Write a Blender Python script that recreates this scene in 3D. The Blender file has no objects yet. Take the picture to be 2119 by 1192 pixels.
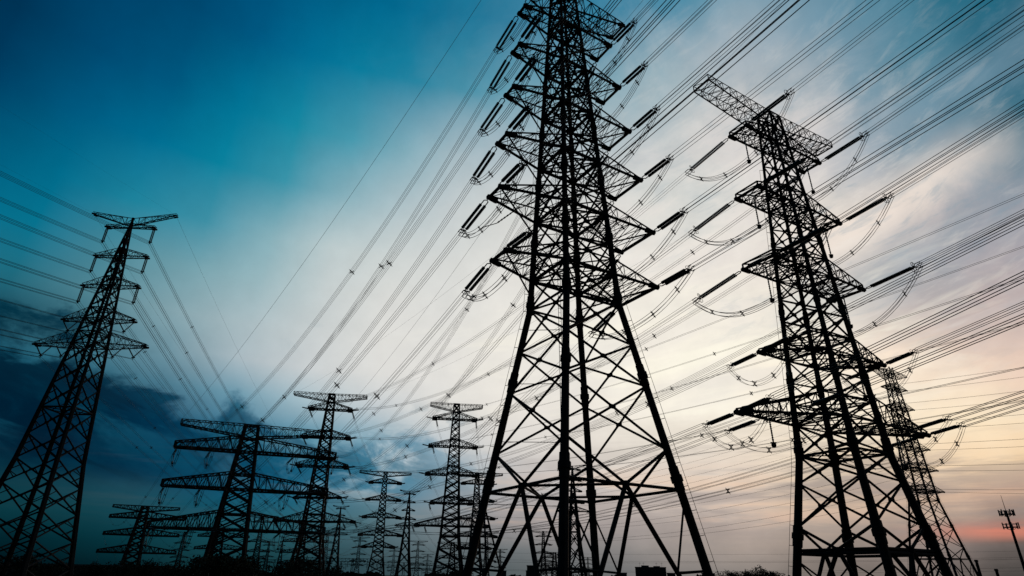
import bpy, math, random
from mathutils import Vector, Matrix
R = math.radians
random.seed(7)
C = bpy.context.scene.collection
scene = bpy.context.scene

# ---------------------------------------------------------------- camera
CAMZ = 9.6                      # the photographer stands on a raised bank above the plain
cd = bpy.data.cameras.new('camera'); cam = bpy.data.objects.new('camera', cd); C.objects.link(cam)
cd.sensor_width = 36.0
cd.lens = 1233.58 / 2119 * 36
cd.clip_start = 0.1; cd.clip_end = 20000
cam.matrix_world = Matrix.Translation((0, 0, CAMZ)) @ Matrix.Rotation(R(90 + 25.7765), 4, 'X') @ Matrix.Rotation(R(0.85), 4, 'Z')
scene.camera = cam
scene.view_settings.view_transform = 'Standard'
try: scene.view_settings.look = 'None'
except Exception: pass
scene.view_settings.exposure = 0.0
scene.view_settings.gamma = 1.0
scene.view_settings.use_curve_mapping = False
scene.render.engine = 'CYCLES'

# ---------------------------------------------------------------- dusk sky
# colours of the evening sky by bearing (degrees, north = straight ahead) and height above the horizon
SKY_AZ= [-60, -50, -43, -37, -31, -25, -19, -13, -7, -1, 6, 13, 20, 27, 33, 38, 43, 48, 54]
SKY_EL= [-2, 0.5, 2, 4, 6, 8.5, 11, 14, 17, 20, 24, 28, 33, 38, 44, 50, 57]
SKY= [[[0.0, 0.0053, 0.0076], [0.0002, 0.0111, 0.0169], [0.002, 0.0347, 0.0482], [0.0021, 0.0233, 0.0392], [0.0002, 0.0138, 0.0334], [0.0053, 0.0799, 0.1373], [0.0292, 0.1524, 0.2114], [0.0124, 0.1529, 0.2191], [0.0003, 0.1475, 0.2494], [0.0, 0.1128, 0.2136], [0.0, 0.0665, 0.1513], [0.0, 0.0421, 0.1113], [0.0, 0.0306, 0.0831], [0.0, 0.0306, 0.0831], [0.0, 0.0306, 0.0831], [0.0, 0.0306, 0.0831], [0.0, 0.044, 0.1178]], [[0.0, 0.0053, 0.0076], [0.0001, 0.0083, 0.0128], [0.0007, 0.0245, 0.0355], [0.0041, 0.0443, 0.0595], [0.0012, 0.0173, 0.0327], [0.0001, 0.0139, 0.0344], [0.0051, 0.0775, 0.1338], [0.0276, 0.1487, 0.2079], [0.0164, 0.1535, 0.2177], [0.0095, 0.1522, 0.2238], [0.0001, 0.1305, 0.2329], [0.0, 0.0839, 0.1774], [0.0, 0.0426, 0.1125], [0.0, 0.033, 0.0894], [0.0, 0.0439, 0.1177], [0.0, 0.0503, 0.1312], [0.0, 0.0577, 0.1453]], [[0.0, 0.0053, 0.0076], [0.0, 0.0075, 0.0114], [0.0005, 0.0195, 0.0287], [0.0032, 0.0411, 0.0556], [0.0027, 0.0287, 0.0447], [0.0005, 0.0143, 0.032], [0.001, 0.0213, 0.0478], [0.0066, 0.0881, 0.1474], [0.03, 0.1545, 0.2135], [0.0151, 0.1573, 0.2234], [0.0021, 0.1707, 0.2732], [0.0003, 0.1484, 0.2593], [0.0, 0.1024, 0.2164], [0.0, 0.0688, 0.1686], [0.0, 0.0552, 0.1404], [0.0, 0.0608, 0.1516], [0.0, 0.0668, 0.1645]], [[0.0, 0.0053, 0.0076], [0.0, 0.0073, 0.0111], [0.0005, 0.0174, 0.0258], [0.0031, 0.0413, 0.0567], [0.0059, 0.0495, 0.071], [0.0009, 0.0218, 0.0477], [0.0002, 0.0202, 0.0479], [0.0221, 0.1307, 0.1974], [0.0607, 0.1959, 0.2536], [0.0973, 0.2503, 0.3046], [0.0691, 0.2428, 0.3093], [0.0129, 0.2271, 0.3357], [0.0, 0.1517, 0.2825], [0.0, 0.0963, 0.2104], [0.0, 0.0646, 0.1595], [0.0, 0.0707, 0.1731], [0.0, 0.0796, 0.1921]], [[0.0005, 0.0094, 0.0138], [0.0009, 0.0152, 0.0217], [0.0019, 0.032, 0.0443], [0.0052, 0.0576, 0.0804], [0.0145, 0.0726, 0.107], [0.001, 0.0444, 0.0977], [0.0023, 0.0518, 0.1112], [0.0649, 0.1824, 0.255], [0.1702, 0.3089, 0.3715], [0.25, 0.3864, 0.4316], [0.1772, 0.359, 0.4144], [0.048, 0.2796, 0.3783], [0.0029, 0.2176, 0.3353], [0.0004, 0.1746, 0.302], [0.0, 0.0975, 0.2189], [0.0, 0.0841, 0.1992], [0.0, 0.0959, 0.2144]], [[0.0042, 0.0295, 0.0374], [0.0054, 0.0367, 0.046], [0.0066, 0.0558, 0.0725], [0.0061, 0.076, 0.1104], [0.0048, 0.087, 0.1525], [0.0022, 0.078, 0.1598], [0.0309, 0.1627, 0.2639], [0.1546, 0.3232, 0.4186], [0.4103, 0.4966, 0.5384], [0.4035, 0.5032, 0.5362], [0.3099, 0.471, 0.5121], [0.2353, 0.4289, 0.4869], [0.0413, 0.2908, 0.3926], [0.0073, 0.2461, 0.3604], [0.0005, 0.1581, 0.2987], [0.0, 0.1061, 0.2269], [0.0, 0.1129, 0.2358]], [[0.0051, 0.0298, 0.0373], [0.0072, 0.0384, 0.0474], [0.0149, 0.0733, 0.0923], [0.0199, 0.1108, 0.1504], [0.0087, 0.1193, 0.1988], [0.013, 0.1464, 0.2505], [0.0746, 0.2494, 0.3555], [0.3753, 0.5093, 0.5686], [0.5916, 0.6244, 0.6337], [0.5893, 0.6261, 0.6276], [0.5619, 0.6172, 0.6194], [0.5111, 0.5981, 0.6067], [0.235, 0.4315, 0.4995], [0.0621, 0.313, 0.4163], [0.0026, 0.2001, 0.3318], [0.0001, 0.1272, 0.2552], [0.0003, 0.1375, 0.2687]], [[0.0233, 0.0533, 0.0654], [0.0272, 0.0626, 0.0769], [0.0404, 0.0936, 0.1147], [0.0647, 0.1499, 0.1834], [0.0736, 0.1986, 0.2652], [0.1176, 0.2817, 0.3759], [0.2277, 0.4001, 0.4932], [0.5618, 0.6095, 0.6323], [0.7279, 0.7229, 0.6958], [0.7319, 0.7262, 0.6949], [0.6939, 0.7018, 0.6772], [0.6094, 0.6529, 0.6432], [0.4043, 0.5242, 0.5629], [0.2051, 0.4059, 0.4854], [0.0107, 0.2227, 0.3502], [0.0012, 0.1514, 0.2837], [0.0017, 0.1556, 0.2874]], [[0.034, 0.0623, 0.0728], [0.0496, 0.0818, 0.0936], [0.0986, 0.1393, 0.1549], [0.1592, 0.2085, 0.2321], [0.2089, 0.2785, 0.3192], [0.3112, 0.3935, 0.4453], [0.4798, 0.5465, 0.5883], [0.706, 0.7001, 0.6785], [0.753, 0.7384, 0.7033], [0.7541, 0.7415, 0.7051], [0.7171, 0.717, 0.6874], [0.6722, 0.6866, 0.6654], [0.5389, 0.5942, 0.6078], [0.3756, 0.4913, 0.5402], [0.0452, 0.266, 0.3798], [0.005, 0.1706, 0.3007], [0.006, 0.1732, 0.3032]], [[0.0875, 0.1087, 0.1147], [0.0968, 0.1189, 0.1257], [0.1439, 0.1652, 0.1737], [0.2795, 0.2694, 0.2719], [0.3919, 0.3712, 0.372], [0.513, 0.495, 0.4895], [0.6746, 0.6521, 0.6255], [0.8026, 0.7629, 0.7047], [0.8303, 0.7964, 0.7302], [0.8318, 0.8017, 0.7359], [0.8036, 0.7811, 0.7288], [0.7407, 0.7342, 0.6963], [0.6467, 0.6669, 0.6451], [0.4352, 0.5165, 0.5576], [0.1079, 0.3152, 0.4154], [0.0153, 0.1889, 0.3195], [0.0154, 0.1885, 0.3193]], [[0.1203, 0.1334, 0.1383], [0.1368, 0.1474, 0.1524], [0.2038, 0.2019, 0.2057], [0.3393, 0.303, 0.2951], [0.4836, 0.4262, 0.4049], [0.6132, 0.5562, 0.5192], [0.753, 0.7008, 0.6393], [0.8242, 0.7765, 0.7088], [0.8382, 0.8025, 0.7332], [0.8361, 0.805, 0.7374], [0.8116, 0.7869, 0.7315], [0.7704, 0.7544, 0.7095], [0.6698, 0.6825, 0.6534], [0.4875, 0.5465, 0.5744], [0.1652, 0.3519, 0.4424], [0.025, 0.1988, 0.3285], [0.0241, 0.1975, 0.3275]], [[0.1673, 0.1651, 0.1645], [0.1802, 0.1756, 0.1734], [0.2539, 0.2346, 0.2234], [0.393, 0.3432, 0.3205], [0.5578, 0.4846, 0.4425], [0.7087, 0.6308, 0.5599], [0.8372, 0.7673, 0.6645], [0.9389, 0.8787, 0.7602], [0.9613, 0.9015, 0.7744], [0.9441, 0.8877, 0.7706], [0.9004, 0.8515, 0.7592], [0.8268, 0.7889, 0.7359], [0.7226, 0.7155, 0.6724], [0.5539, 0.5854, 0.5914], [0.2319, 0.3929, 0.4669], [0.041, 0.2168, 0.3432], [0.0381, 0.2131, 0.3401]], [[0.2524, 0.2208, 0.1988], [0.2604, 0.2284, 0.2065], [0.3368, 0.2856, 0.2531], [0.4642, 0.3781, 0.3299], [0.6209, 0.5052, 0.4271], [0.7881, 0.6669, 0.552], [0.8962, 0.7937, 0.6559], [0.9459, 0.8826, 0.7603], [0.964, 0.9034, 0.7746], [0.9509, 0.8909, 0.7683], [0.8963, 0.8419, 0.7453], [0.8342, 0.7867, 0.7181], [0.7253, 0.7156, 0.6724], [0.6025, 0.6075, 0.5954], [0.3713, 0.4673, 0.5114], [0.0578, 0.2419, 0.3652], [0.0531, 0.2347, 0.359]], [[0.1867, 0.1603, 0.1424], [0.1862, 0.1604, 0.1424], [0.2487, 0.2074, 0.1829], [0.4225, 0.3412, 0.2871], [0.6089, 0.4695, 0.3577], [0.8361, 0.6758, 0.4984], [0.9649, 0.8427, 0.6663], [0.9916, 0.8883, 0.73], [0.9991, 0.8955, 0.7303], [0.9435, 0.8694, 0.7406], [0.8469, 0.7899, 0.6979], [0.7996, 0.7511, 0.6804], [0.7422, 0.7128, 0.6701], [0.6293, 0.6183, 0.5987], [0.4393, 0.4849, 0.5229], [0.1126, 0.2909, 0.4019], [0.0835, 0.2686, 0.3861]], [[0.1493, 0.1233, 0.1118], [0.2115, 0.1701, 0.1532], [0.2665, 0.2119, 0.1888], [0.3458, 0.2723, 0.2336], [0.6053, 0.4398, 0.3295], [0.8932, 0.694, 0.4826], [0.9654, 0.8086, 0.5862], [0.9669, 0.8137, 0.6377], [0.9439, 0.7817, 0.6262], [0.7854, 0.6884, 0.6047], [0.5909, 0.5645, 0.5351], [0.7676, 0.6999, 0.6176], [0.5801, 0.5684, 0.562], [0.529, 0.5371, 0.5473], [0.2591, 0.3688, 0.4459], [0.154, 0.3119, 0.4128], [0.1399, 0.3082, 0.4132]], [[0.0616, 0.0553, 0.0513], [0.0622, 0.0558, 0.0517], [0.1105, 0.0907, 0.0823], [0.2854, 0.215, 0.1858], [0.6025, 0.4015, 0.2903], [0.9286, 0.6795, 0.4362], [0.9694, 0.803, 0.571], [0.9375, 0.7508, 0.5789], [0.7777, 0.6162, 0.5135], [0.5821, 0.4849, 0.4513], [0.38, 0.3963, 0.4228], [0.5984, 0.5449, 0.5154], [0.3409, 0.395, 0.439], [0.2113, 0.325, 0.3996], [0.145, 0.2848, 0.378], [0.1677, 0.3047, 0.3985], [0.1609, 0.3112, 0.4095]], [[0.0616, 0.0553, 0.0513], [0.0616, 0.0553, 0.0513], [0.1131, 0.0925, 0.0838], [0.2994, 0.2217, 0.1894], [0.6137, 0.4025, 0.284], [0.9305, 0.6767, 0.4131], [0.9472, 0.7578, 0.5441], [0.8419, 0.5902, 0.4656], [0.6238, 0.4813, 0.4355], [0.513, 0.4253, 0.414], [0.3947, 0.3652, 0.3912], [0.4282, 0.3962, 0.4149], [0.1455, 0.2602, 0.333], [0.0746, 0.2209, 0.3053], [0.0638, 0.2124, 0.3045], [0.1023, 0.2488, 0.3421], [0.1632, 0.3, 0.3934]], [[0.0616, 0.0553, 0.0513], [0.0616, 0.0553, 0.0513], [0.1183, 0.0964, 0.0872], [0.3306, 0.2394, 0.1999], [0.692, 0.4603, 0.3154], [0.9419, 0.7026, 0.4355], [0.9371, 0.744, 0.5441], [0.8201, 0.576, 0.4605], [0.599, 0.4689, 0.432], [0.4005, 0.3636, 0.3875], [0.3703, 0.3408, 0.3739], [0.0777, 0.1961, 0.2709], [0.0069, 0.1242, 0.1952], [0.0049, 0.1159, 0.1876], [0.0096, 0.1411, 0.2214], [0.0441, 0.1926, 0.2823], [0.0939, 0.2412, 0.3344]], [[0.0616, 0.0553, 0.0513], [0.0616, 0.0553, 0.0513], [0.1287, 0.1039, 0.0937], [0.3966, 0.2748, 0.2181], [0.8221, 0.5674, 0.3688], [0.9473, 0.7463, 0.5151], [0.8575, 0.6138, 0.478], [0.6258, 0.4823, 0.4358], [0.4421, 0.3865, 0.3975], [0.3883, 0.3549, 0.3826], [0.3222, 0.3211, 0.3607], [0.057, 0.1804, 0.2585], [0.0014, 0.1076, 0.1754], [0.0008, 0.0778, 0.1356], [0.0008, 0.0778, 0.1356], [0.0037, 0.1133, 0.1852], [0.0331, 0.1801, 0.268]]]

world = bpy.data.worlds.new("World"); scene.world = world; world.use_nodes = True
nt = world.node_tree; N = nt.nodes; L = nt.links
for n in list(N): N.remove(n)
def nd(t, **kw):
    n = N.new(t)
    for k, v in kw.items(): setattr(n, k, v)
    return n
def setin(sock, v):
    if isinstance(v, bpy.types.NodeSocket): L.new(v, sock)
    else: sock.default_value = v
def mth(op, a, b=None, c=None, clamp=False):
    n = nd('ShaderNodeMath', operation=op); n.use_clamp = clamp
    setin(n.inputs[0], a)
    if b is not None: setin(n.inputs[1], b)
    if c is not None: setin(n.inputs[2], c)
    return n.outputs[0]
def mapr(v, a, b, c=0.0, d=1.0, smooth=True):
    n = nd('ShaderNodeMapRange'); n.interpolation_type = 'SMOOTHSTEP' if smooth else 'LINEAR'
    setin(n.inputs['Value'], v)
    for k, x in (('From Min', a), ('From Max', b), ('To Min', c), ('To Max', d)): n.inputs[k].default_value = x
    return n.outputs[0]
def mixc(f, a, b, mode='MIX'):
    n = nd('ShaderNodeMix', data_type='RGBA', blend_type=mode)
    setin(n.inputs[0], f); setin(n.inputs[6], a); setin(n.inputs[7], b)
    return n.outputs[2]
tc = nd('ShaderNodeTexCoord'); sx = nd('ShaderNodeSeparateXYZ'); L.new(tc.outputs['Generated'], sx.inputs[0])
X, Y, Z = sx.outputs
az = mth('MULTIPLY', mth('ARCTAN2', X, Y), 180 / math.pi)
el = mth('MULTIPLY', mth('ARCSINE', Z), 180 / math.pi)
def noise(vec, scale, detail=5, rough=.55, dist=0.0):
    n = nd('ShaderNodeTexNoise'); L.new(vec, n.inputs['Vector'])
    n.inputs['Scale'].default_value = scale; n.inputs['Detail'].default_value = detail
    n.inputs['Roughness'].default_value = rough; n.inputs['Distortion'].default_value = dist
    return n.outputs['Fac']
def comb(x, y, z):
    n = nd('ShaderNodeCombineXYZ')
    for i, v in enumerate((x, y, z)): setin(n.inputs[i], v)
    return n.outputs[0]
# cloud texture coordinates: a flat deck seen in perspective, and plain bearing/height
zz = mth('ADD', mth('MAXIMUM', Z, 0.0), 0.10)
deck = comb(mth('DIVIDE', X, zz), mth('DIVIDE', Y, zz), 0.0)
ang = comb(mth('MULTIPLY', az, 0.1), mth('MULTIPLY', el, 0.1), 3.0)
# gentle warp so that the colour bands drift like real cloud edges
w1 = mth('SUBTRACT', noise(ang, 0.9, 4), 0.5); w2 = mth('SUBTRACT', noise(comb(mth('MULTIPLY', az, .1), mth('MULTIPLY', el, .17), 9.0), 1.3, 5), 0.5)
calm = mth('ADD', mth('MULTIPLY', mapr(az, -8, 14), .8), .2)   # the clear blue at the upper left stays smooth
azw = mth('ADD', az, mth('MULTIPLY', mth('MULTIPLY', w1, calm), 9.0)); elw = mth('ADD', el, mth('MULTIPLY', mth('MULTIPLY', w2, calm), 4.0))
lo, hi = SKY_EL[0], SKY_EL[-1]
tfac = mth('DIVIDE', mth('SUBTRACT', elw, lo), hi - lo, clamp=True)
prev = None
for i, col in enumerate(SKY):
    rp = nd('ShaderNodeValToRGB'); cr = rp.color_ramp; cr.interpolation = 'EASE' if False else 'LINEAR'
    while len(cr.elements) < len(col): cr.elements.new(0.5)
    for e, c, q in zip(cr.elements, col, SKY_EL):
        e.position = (q - lo) / (hi - lo)
    for e, c in zip(cr.elements, col): e.color = (*c, 1)
    L.new(tfac, rp.inputs[0])
    if prev is None: prev = rp.outputs[0]
    else: prev = mixc(mapr(azw, SKY_AZ[i - 1], SKY_AZ[i], smooth=False), prev, rp.outputs[0])
sky = prev
def region(a0, aw, e0, ew):   # soft elliptical patch of sky
    da = mth('DIVIDE', mth('SUBTRACT', az, a0), aw); de = mth('DIVIDE', mth('SUBTRACT', el, e0), ew)
    return mth('POWER', 2.7183, mth('MULTIPLY', -1.0, mth('ADD', mth('MULTIPLY', da, da), mth('MULTIPLY', de, de))))
# dark cumulus bank low on the left
def mix_cloud(sky, mask, colr, amt=1.0):
    return mixc(mth('MULTIPLY', mask, amt, clamp=True), sky, colr)
n1 = noise(comb(mth('MULTIPLY', az, .1), mth('MULTIPLY', el, .17), 1.7), 1.9, 8, .6, .35)
n1b = noise(comb(mth('MULTIPLY', az, .1), mth('MULTIPLY', el, .22), 4.7), .8, 5, .55, .2)
def ramp(v, a, b, stops):
    rp = nd('ShaderNodeValToRGB'); cr = rp.color_ramp
    while len(cr.elements) < len(stops): cr.elements.new(.5)
    for e, (q, c) in zip(cr.elements, stops): e.position = (q - a) / (b - a)
    for e, (q, c) in zip(cr.elements, stops): e.color = (c, c, c, 1) if isinstance(c, float) else (*c, 1)
    L.new(mth('DIVIDE', mth('SUBTRACT', v, a), b - a, clamp=True), rp.inputs[0]); return rp.outputs[0]
btop = mth('MULTIPLY', ramp(az, -60, 12, [(-60, .70), (-43, .69), (-38, .68), (-35.5, .58), (-32, .56), (-29, .53), (-26.5, .47), (-25, .535), (-22, .52), (-20, .46), (-16, .45), (-12.5, .49), (-8, .52), (-4, .42), (2, .33), (12, .2)]), 25.0)
dd = mth('ADD', mth('SUBTRACT', btop, el), mth('ADD', mth('MULTIPLY', mth('SUBTRACT', n1, .5), 10.5), mth('MULTIPLY', mth('SUBTRACT', n1b, .5), 5.0)))
bm = mth('MULTIPLY', mapr(dd, -.5, 1.5), mapr(mth('ADD', el, mth('MULTIPLY', mth('SUBTRACT', n1b, .5), 3.0)), 5.0, 8.0))
bcol = ramp(az, -60, 12, [(-60, (0, .011, .026)), (-37, (0.0, .012, .030)), (-31, (0.0, .026, .062)), (-25, (.0, .045, .10)), (-20, (.003, .085, .16)), (-14, (.008, .13, .225)), (-9, (.03, .20, .32)), (-4, (.16, .32, .42)), (2, (.42, .50, .55)), (12, (.6, .6, .6))])
puff = mapr(n1, .44, .64)
n6 = noise(comb(mth('MULTIPLY', mth('ADD', az, mth('MULTIPLY', el, .6)), .07), mth('MULTIPLY', mth('SUBTRACT', el, mth('MULTIPLY', az, -.25)), .22), 2.2), 1.7, 8, .62, .4)
pcol = ramp(az, -60, 12, [(-60, (.0, .03, .06)), (-34, (.0, .035, .07)), (-26, (.004, .075, .135)), (-18, (.14, .33, .43)), (-13, (.42, .56, .63)), (-8, (.60, .66, .69)), (12, (.6, .62, .64))])
bcol = mixc(mth('MULTIPLY', puff, mapr(az, -30, -12, .5, .95)), bcol, pcol)
bcol = mixc(mth('MULTIPLY', mapr(n6, .50, .66), mapr(el, 6.0, 12.0)), bcol, ramp(az, -60, 12, [(-60, (.003, .055, .095)), (-36, (.006, .07, .12)), (-28, (.004, .075, .14)), (-20, (.03, .17, .25)), (-10, (.4, .5, .55)), (12, (.6, .62, .64))]))
bcol = mixc(mth('MULTIPLY', mapr(n6, .46, .36), .7), bcol, ramp(az, -60, 12, [(-60, (0, .006, .015)), (-30, (0, .012, .032)), (-20, (0, .045, .10)), (-10, (.02, .14, .22)), (12, (.3, .4, .45))]))
sky = mixc(mth('MULTIPLY', bm, ramp(az, -60, 12, [(-60, .93), (-24, .93), (-14, .85), (-4, .55), (4, .3), (12, 0.0)])), sky, bcol)
# a torn wisp or two above the bank
m1e = mth('MULTIPLY', mapr(n1, .50, .60), region(-19.5, 2.2, 19.2, 1.3)); sky = mix_cloud(sky, m1e, (.33, .44, .49, 1), .55)
m1f = mth('MULTIPLY', mapr(n1, .38, .55), region(-7.8, 3.4, 13.2, .9)); sky = mix_cloud(sky, m1f, (.06, .20, .29, 1), .8)
m1g = mth('MULTIPLY', mapr(n1b, .35, .55), region(-44, 9, 16.6, 2.6)); sky = mix_cloud(sky, m1g, (0.0, .03, .055, 1), .7)
# soft mottled veil high on the right
n2 = noise(deck, 2.1, 8, .62, .5)
n2b = noise(deck, .9, 5, .55, .3)
m2 = mth('MULTIPLY', mth('MULTIPLY', mapr(n2, .43, .62), mapr(az, 47, 36)), region(22, 20, 37, 12))
sky = mix_cloud(sky, m2, (0.74, 0.68, 0.67, 1), .50)
m2b = mth('MULTIPLY', mapr(n2, .54, .38), region(36, 15, 32, 12))
sky = mix_cloud(sky, m2b, (0.12, 0.26, 0.35, 1), .50)
# bright cream break running up to the right, slate cloud above and below it
brk = mth('SUBTRACT', mth('ADD', el, mth('MULTIPLY', mth('SUBTRACT', n2, .5), 5.0)), mth('ADD', 26.3, mth('MULTIPLY', mth('SUBTRACT', az, 28.0), .23)))
along = mth('MULTIPLY', mapr(az, 22, 32), mapr(az, 50, 40))
bb = mth('POWER', 2.7183, mth('MULTIPLY', -1.0, mth('POWER', mth('DIVIDE', brk, 1.9), 2.0)))
sky = mix_cloud(sky, mth('MULTIPLY', bb, along), (.88, .77, .68, 1), .80)
b2 = mth('POWER', 2.7183, mth('MULTIPLY', -1.0, mth('POWER', mth('DIVIDE', mth('SUBTRACT', brk, 5.2), 2.4), 2.0)))
sky = mix_cloud(sky, mth('MULTIPLY', b2, mth('MULTIPLY', mapr(az, 30, 40), mapr(n2b, .35, .6))), (.22, .34, .43, 1), .60)
b3 = mth('POWER', 2.7183, mth('MULTIPLY', -1.0, mth('POWER', mth('DIVIDE', mth('ADD', brk, 5.0), 2.4), 2.0)))
sky = mix_cloud(sky, mth('MULTIPLY', b3, mth('MULTIPLY', mapr(az, 30, 38), mapr(n2, .36, .56))), (.34, .37, .42, 1), .65)
# feathery cream and grey layers in the bright middle
n5 = noise(comb(mth('MULTIPLY', az, .05), mth('MULTIPLY', mth('SUBTRACT', el, mth('MULTIPLY', az, .12)), .28), 7.7), 1.4, 8, .62, .5)
m5 = mth('MULTIPLY', mapr(n5, .48, .64), region(24, 20, 18, 5.5))
sky = mix_cloud(sky, m5, (.70, .66, .64, 1), .36)
n7 = noise(comb(mth('MULTIPLY', mth('ADD', az, mth('MULTIPLY', el, .5)), .06), mth('MULTIPLY', mth('SUBTRACT', el, mth('MULTIPLY', az, .30)), .24), 12.4), 2.6, 9, .68, .5)
m7 = mth('MULTIPLY', mapr(n7, .50, .66), region(26, 22, 27, 15))
sky = mix_cloud(sky, m7, (.86, .80, .73, 1), .34)
m7b = mth('MULTIPLY', mapr(n7, .48, .34), region(34, 18, 31, 13))
sky = mix_cloud(sky, m7b, (.20, .32, .40, 1), .38)
m5b = mth('MULTIPLY', mapr(n5, .50, .36), region(20, 20, 18.5, 7))
sky = mix_cloud(sky, m5b, (1.0, .95, .80, 1), .72)
# thin level streaks over the glow
n3 = noise(comb(mth('MULTIPLY', az, .035), mth('MULTIPLY', el, .36), 5.1), 1.7, 7, .62, .25)
m3 = mth('MULTIPLY', mapr(n3, .46, .62), region(26, 24, 7.0, 4.0))
sky = mix_cloud(sky, m3, (0.30, 0.26, 0.25, 1), .62)
m3b = mth('MULTIPLY', mapr(n3, .52, .36), region(18, 26, 6.4, 2.2))
sky = mix_cloud(sky, m3b, (0.92, 0.64, 0.44, 1), .55)
m3d = mth('MULTIPLY', mapr(n3, .50, .36), region(12, 14, 4.6, .55))
sky = mix_cloud(sky, m3d, (0.82, 0.52, 0.40, 1), .40)
m3c = mth('MULTIPLY', mapr(mth('ADD', n3, mth('MULTIPLY', n2, .4)), .95, .62), region(38.5, 4.6, 3.35, 0.55))
sky = mix_cloud(sky, m3c, (0.76, 0.24, 0.16, 1), .80)
# fine grain of the cloud deck everywhere
n4 = noise(ang, 4.0, 6, .6)
g = mapr(n4, .3, .7, .965, 1.035, smooth=False)
sky = mixc(1.0, sky, comb(g, g, g), 'MULTIPLY')

# the unseen eastern sky behind the camera, darkened to keep the pylons black
back = mapr(Y, 0.15, -0.45)
sky = mixc(back, sky, (0.006, 0.02, 0.035, 1))
below = mapr(Z, -0.005, -0.06)
sky = mixc(below, sky, (0.004, 0.006, 0.007, 1))
bg = nd('ShaderNodeBackground'); L.new(sky, bg.inputs['Color']); bg.inputs['Strength'].default_value = 1.0
wo = nd('ShaderNodeOutputWorld'); L.new(bg.outputs[0], wo.inputs['Surface'])

# ---------------------------------------------------------------- sun (low, ahead to the right, behind the cloud bank)
sd = bpy.data.lights.new('sun', 'SUN'); sd.energy = 0.2; sd.angle = R(10); sd.color = (1.0, 0.72, 0.5)
so = bpy.data.objects.new('sun', sd); C.objects.link(so)
sdir = Vector((math.sin(R(24)) * math.cos(R(4)), math.cos(R(24)) * math.cos(R(4)), math.sin(R(4))))
so.rotation_euler = (sdir).to_track_quat('Z', 'Y').to_euler()

# ---------------------------------------------------------------- materials
def mat(name, col, rough=.7, metal=0.0, nscale=0, var=.35, spec=.3):
    m = bpy.data.materials.new(name); m.use_nodes = True
    t = m.node_tree; b = t.nodes['Principled BSDF']
    b.inputs['Base Color'].default_value = (*col, 1); b.inputs['Roughness'].default_value = rough
    b.inputs['Metallic'].default_value = metal; b.inputs['Specular IOR Level'].default_value = spec
    if nscale:
        tcn = t.nodes.new('ShaderNodeTexCoord'); ns = t.nodes.new('ShaderNodeTexNoise'); ns.inputs['Scale'].default_value = nscale
        ns.inputs['Detail'].default_value = 4
        rp = t.nodes.new('ShaderNodeValToRGB')
        rp.color_ramp.elements[0].position = .3; rp.color_ramp.elements[1].position = .7
        rp.color_ramp.elements[0].color = (*[c * (1 - var) for c in col], 1)
        rp.color_ramp.elements[1].color = (*[c * (1 + var) for c in col], 1)
        t.links.new(tcn.outputs['Object'], ns.inputs['Vector']); t.links.new(ns.outputs['Fac'], rp.inputs[0])
        t.links.new(rp.outputs[0], b.inputs['Base Color'])
    return m
STEEL = mat('dark weathered steel', (.02, .021, .023), .85, 0, .8, .3, .08)
GLASS = mat('brown green insulator glaze', (.02, .045, .042), .35, 0, 6, .3, .4)
WIRE = mat('weathered aluminium conductor', (.02, .03, .036), .65, 0, 2, .2, .2)
GRASS = mat('dark grass', (.03, .038, .02), .95, 0, .05, .5, .1)
LEAF = mat('dark foliage', (.022, .03, .018), .9, 0, .6, .5, .1)
BARK = mat('bark', (.04, .032, .025), .9, 0, 3, .3, .1)
WALLM = mat('dark rendered wall', (.05, .05, .05), .9, 0, .3, .3, .1)
PANE = mat('window glass', (.02, .025, .03), .25, 0, 0, 0, .4)
CONC = mat('concrete', (.08, .08, .078), .9, 0, .5, .3, .1)

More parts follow.
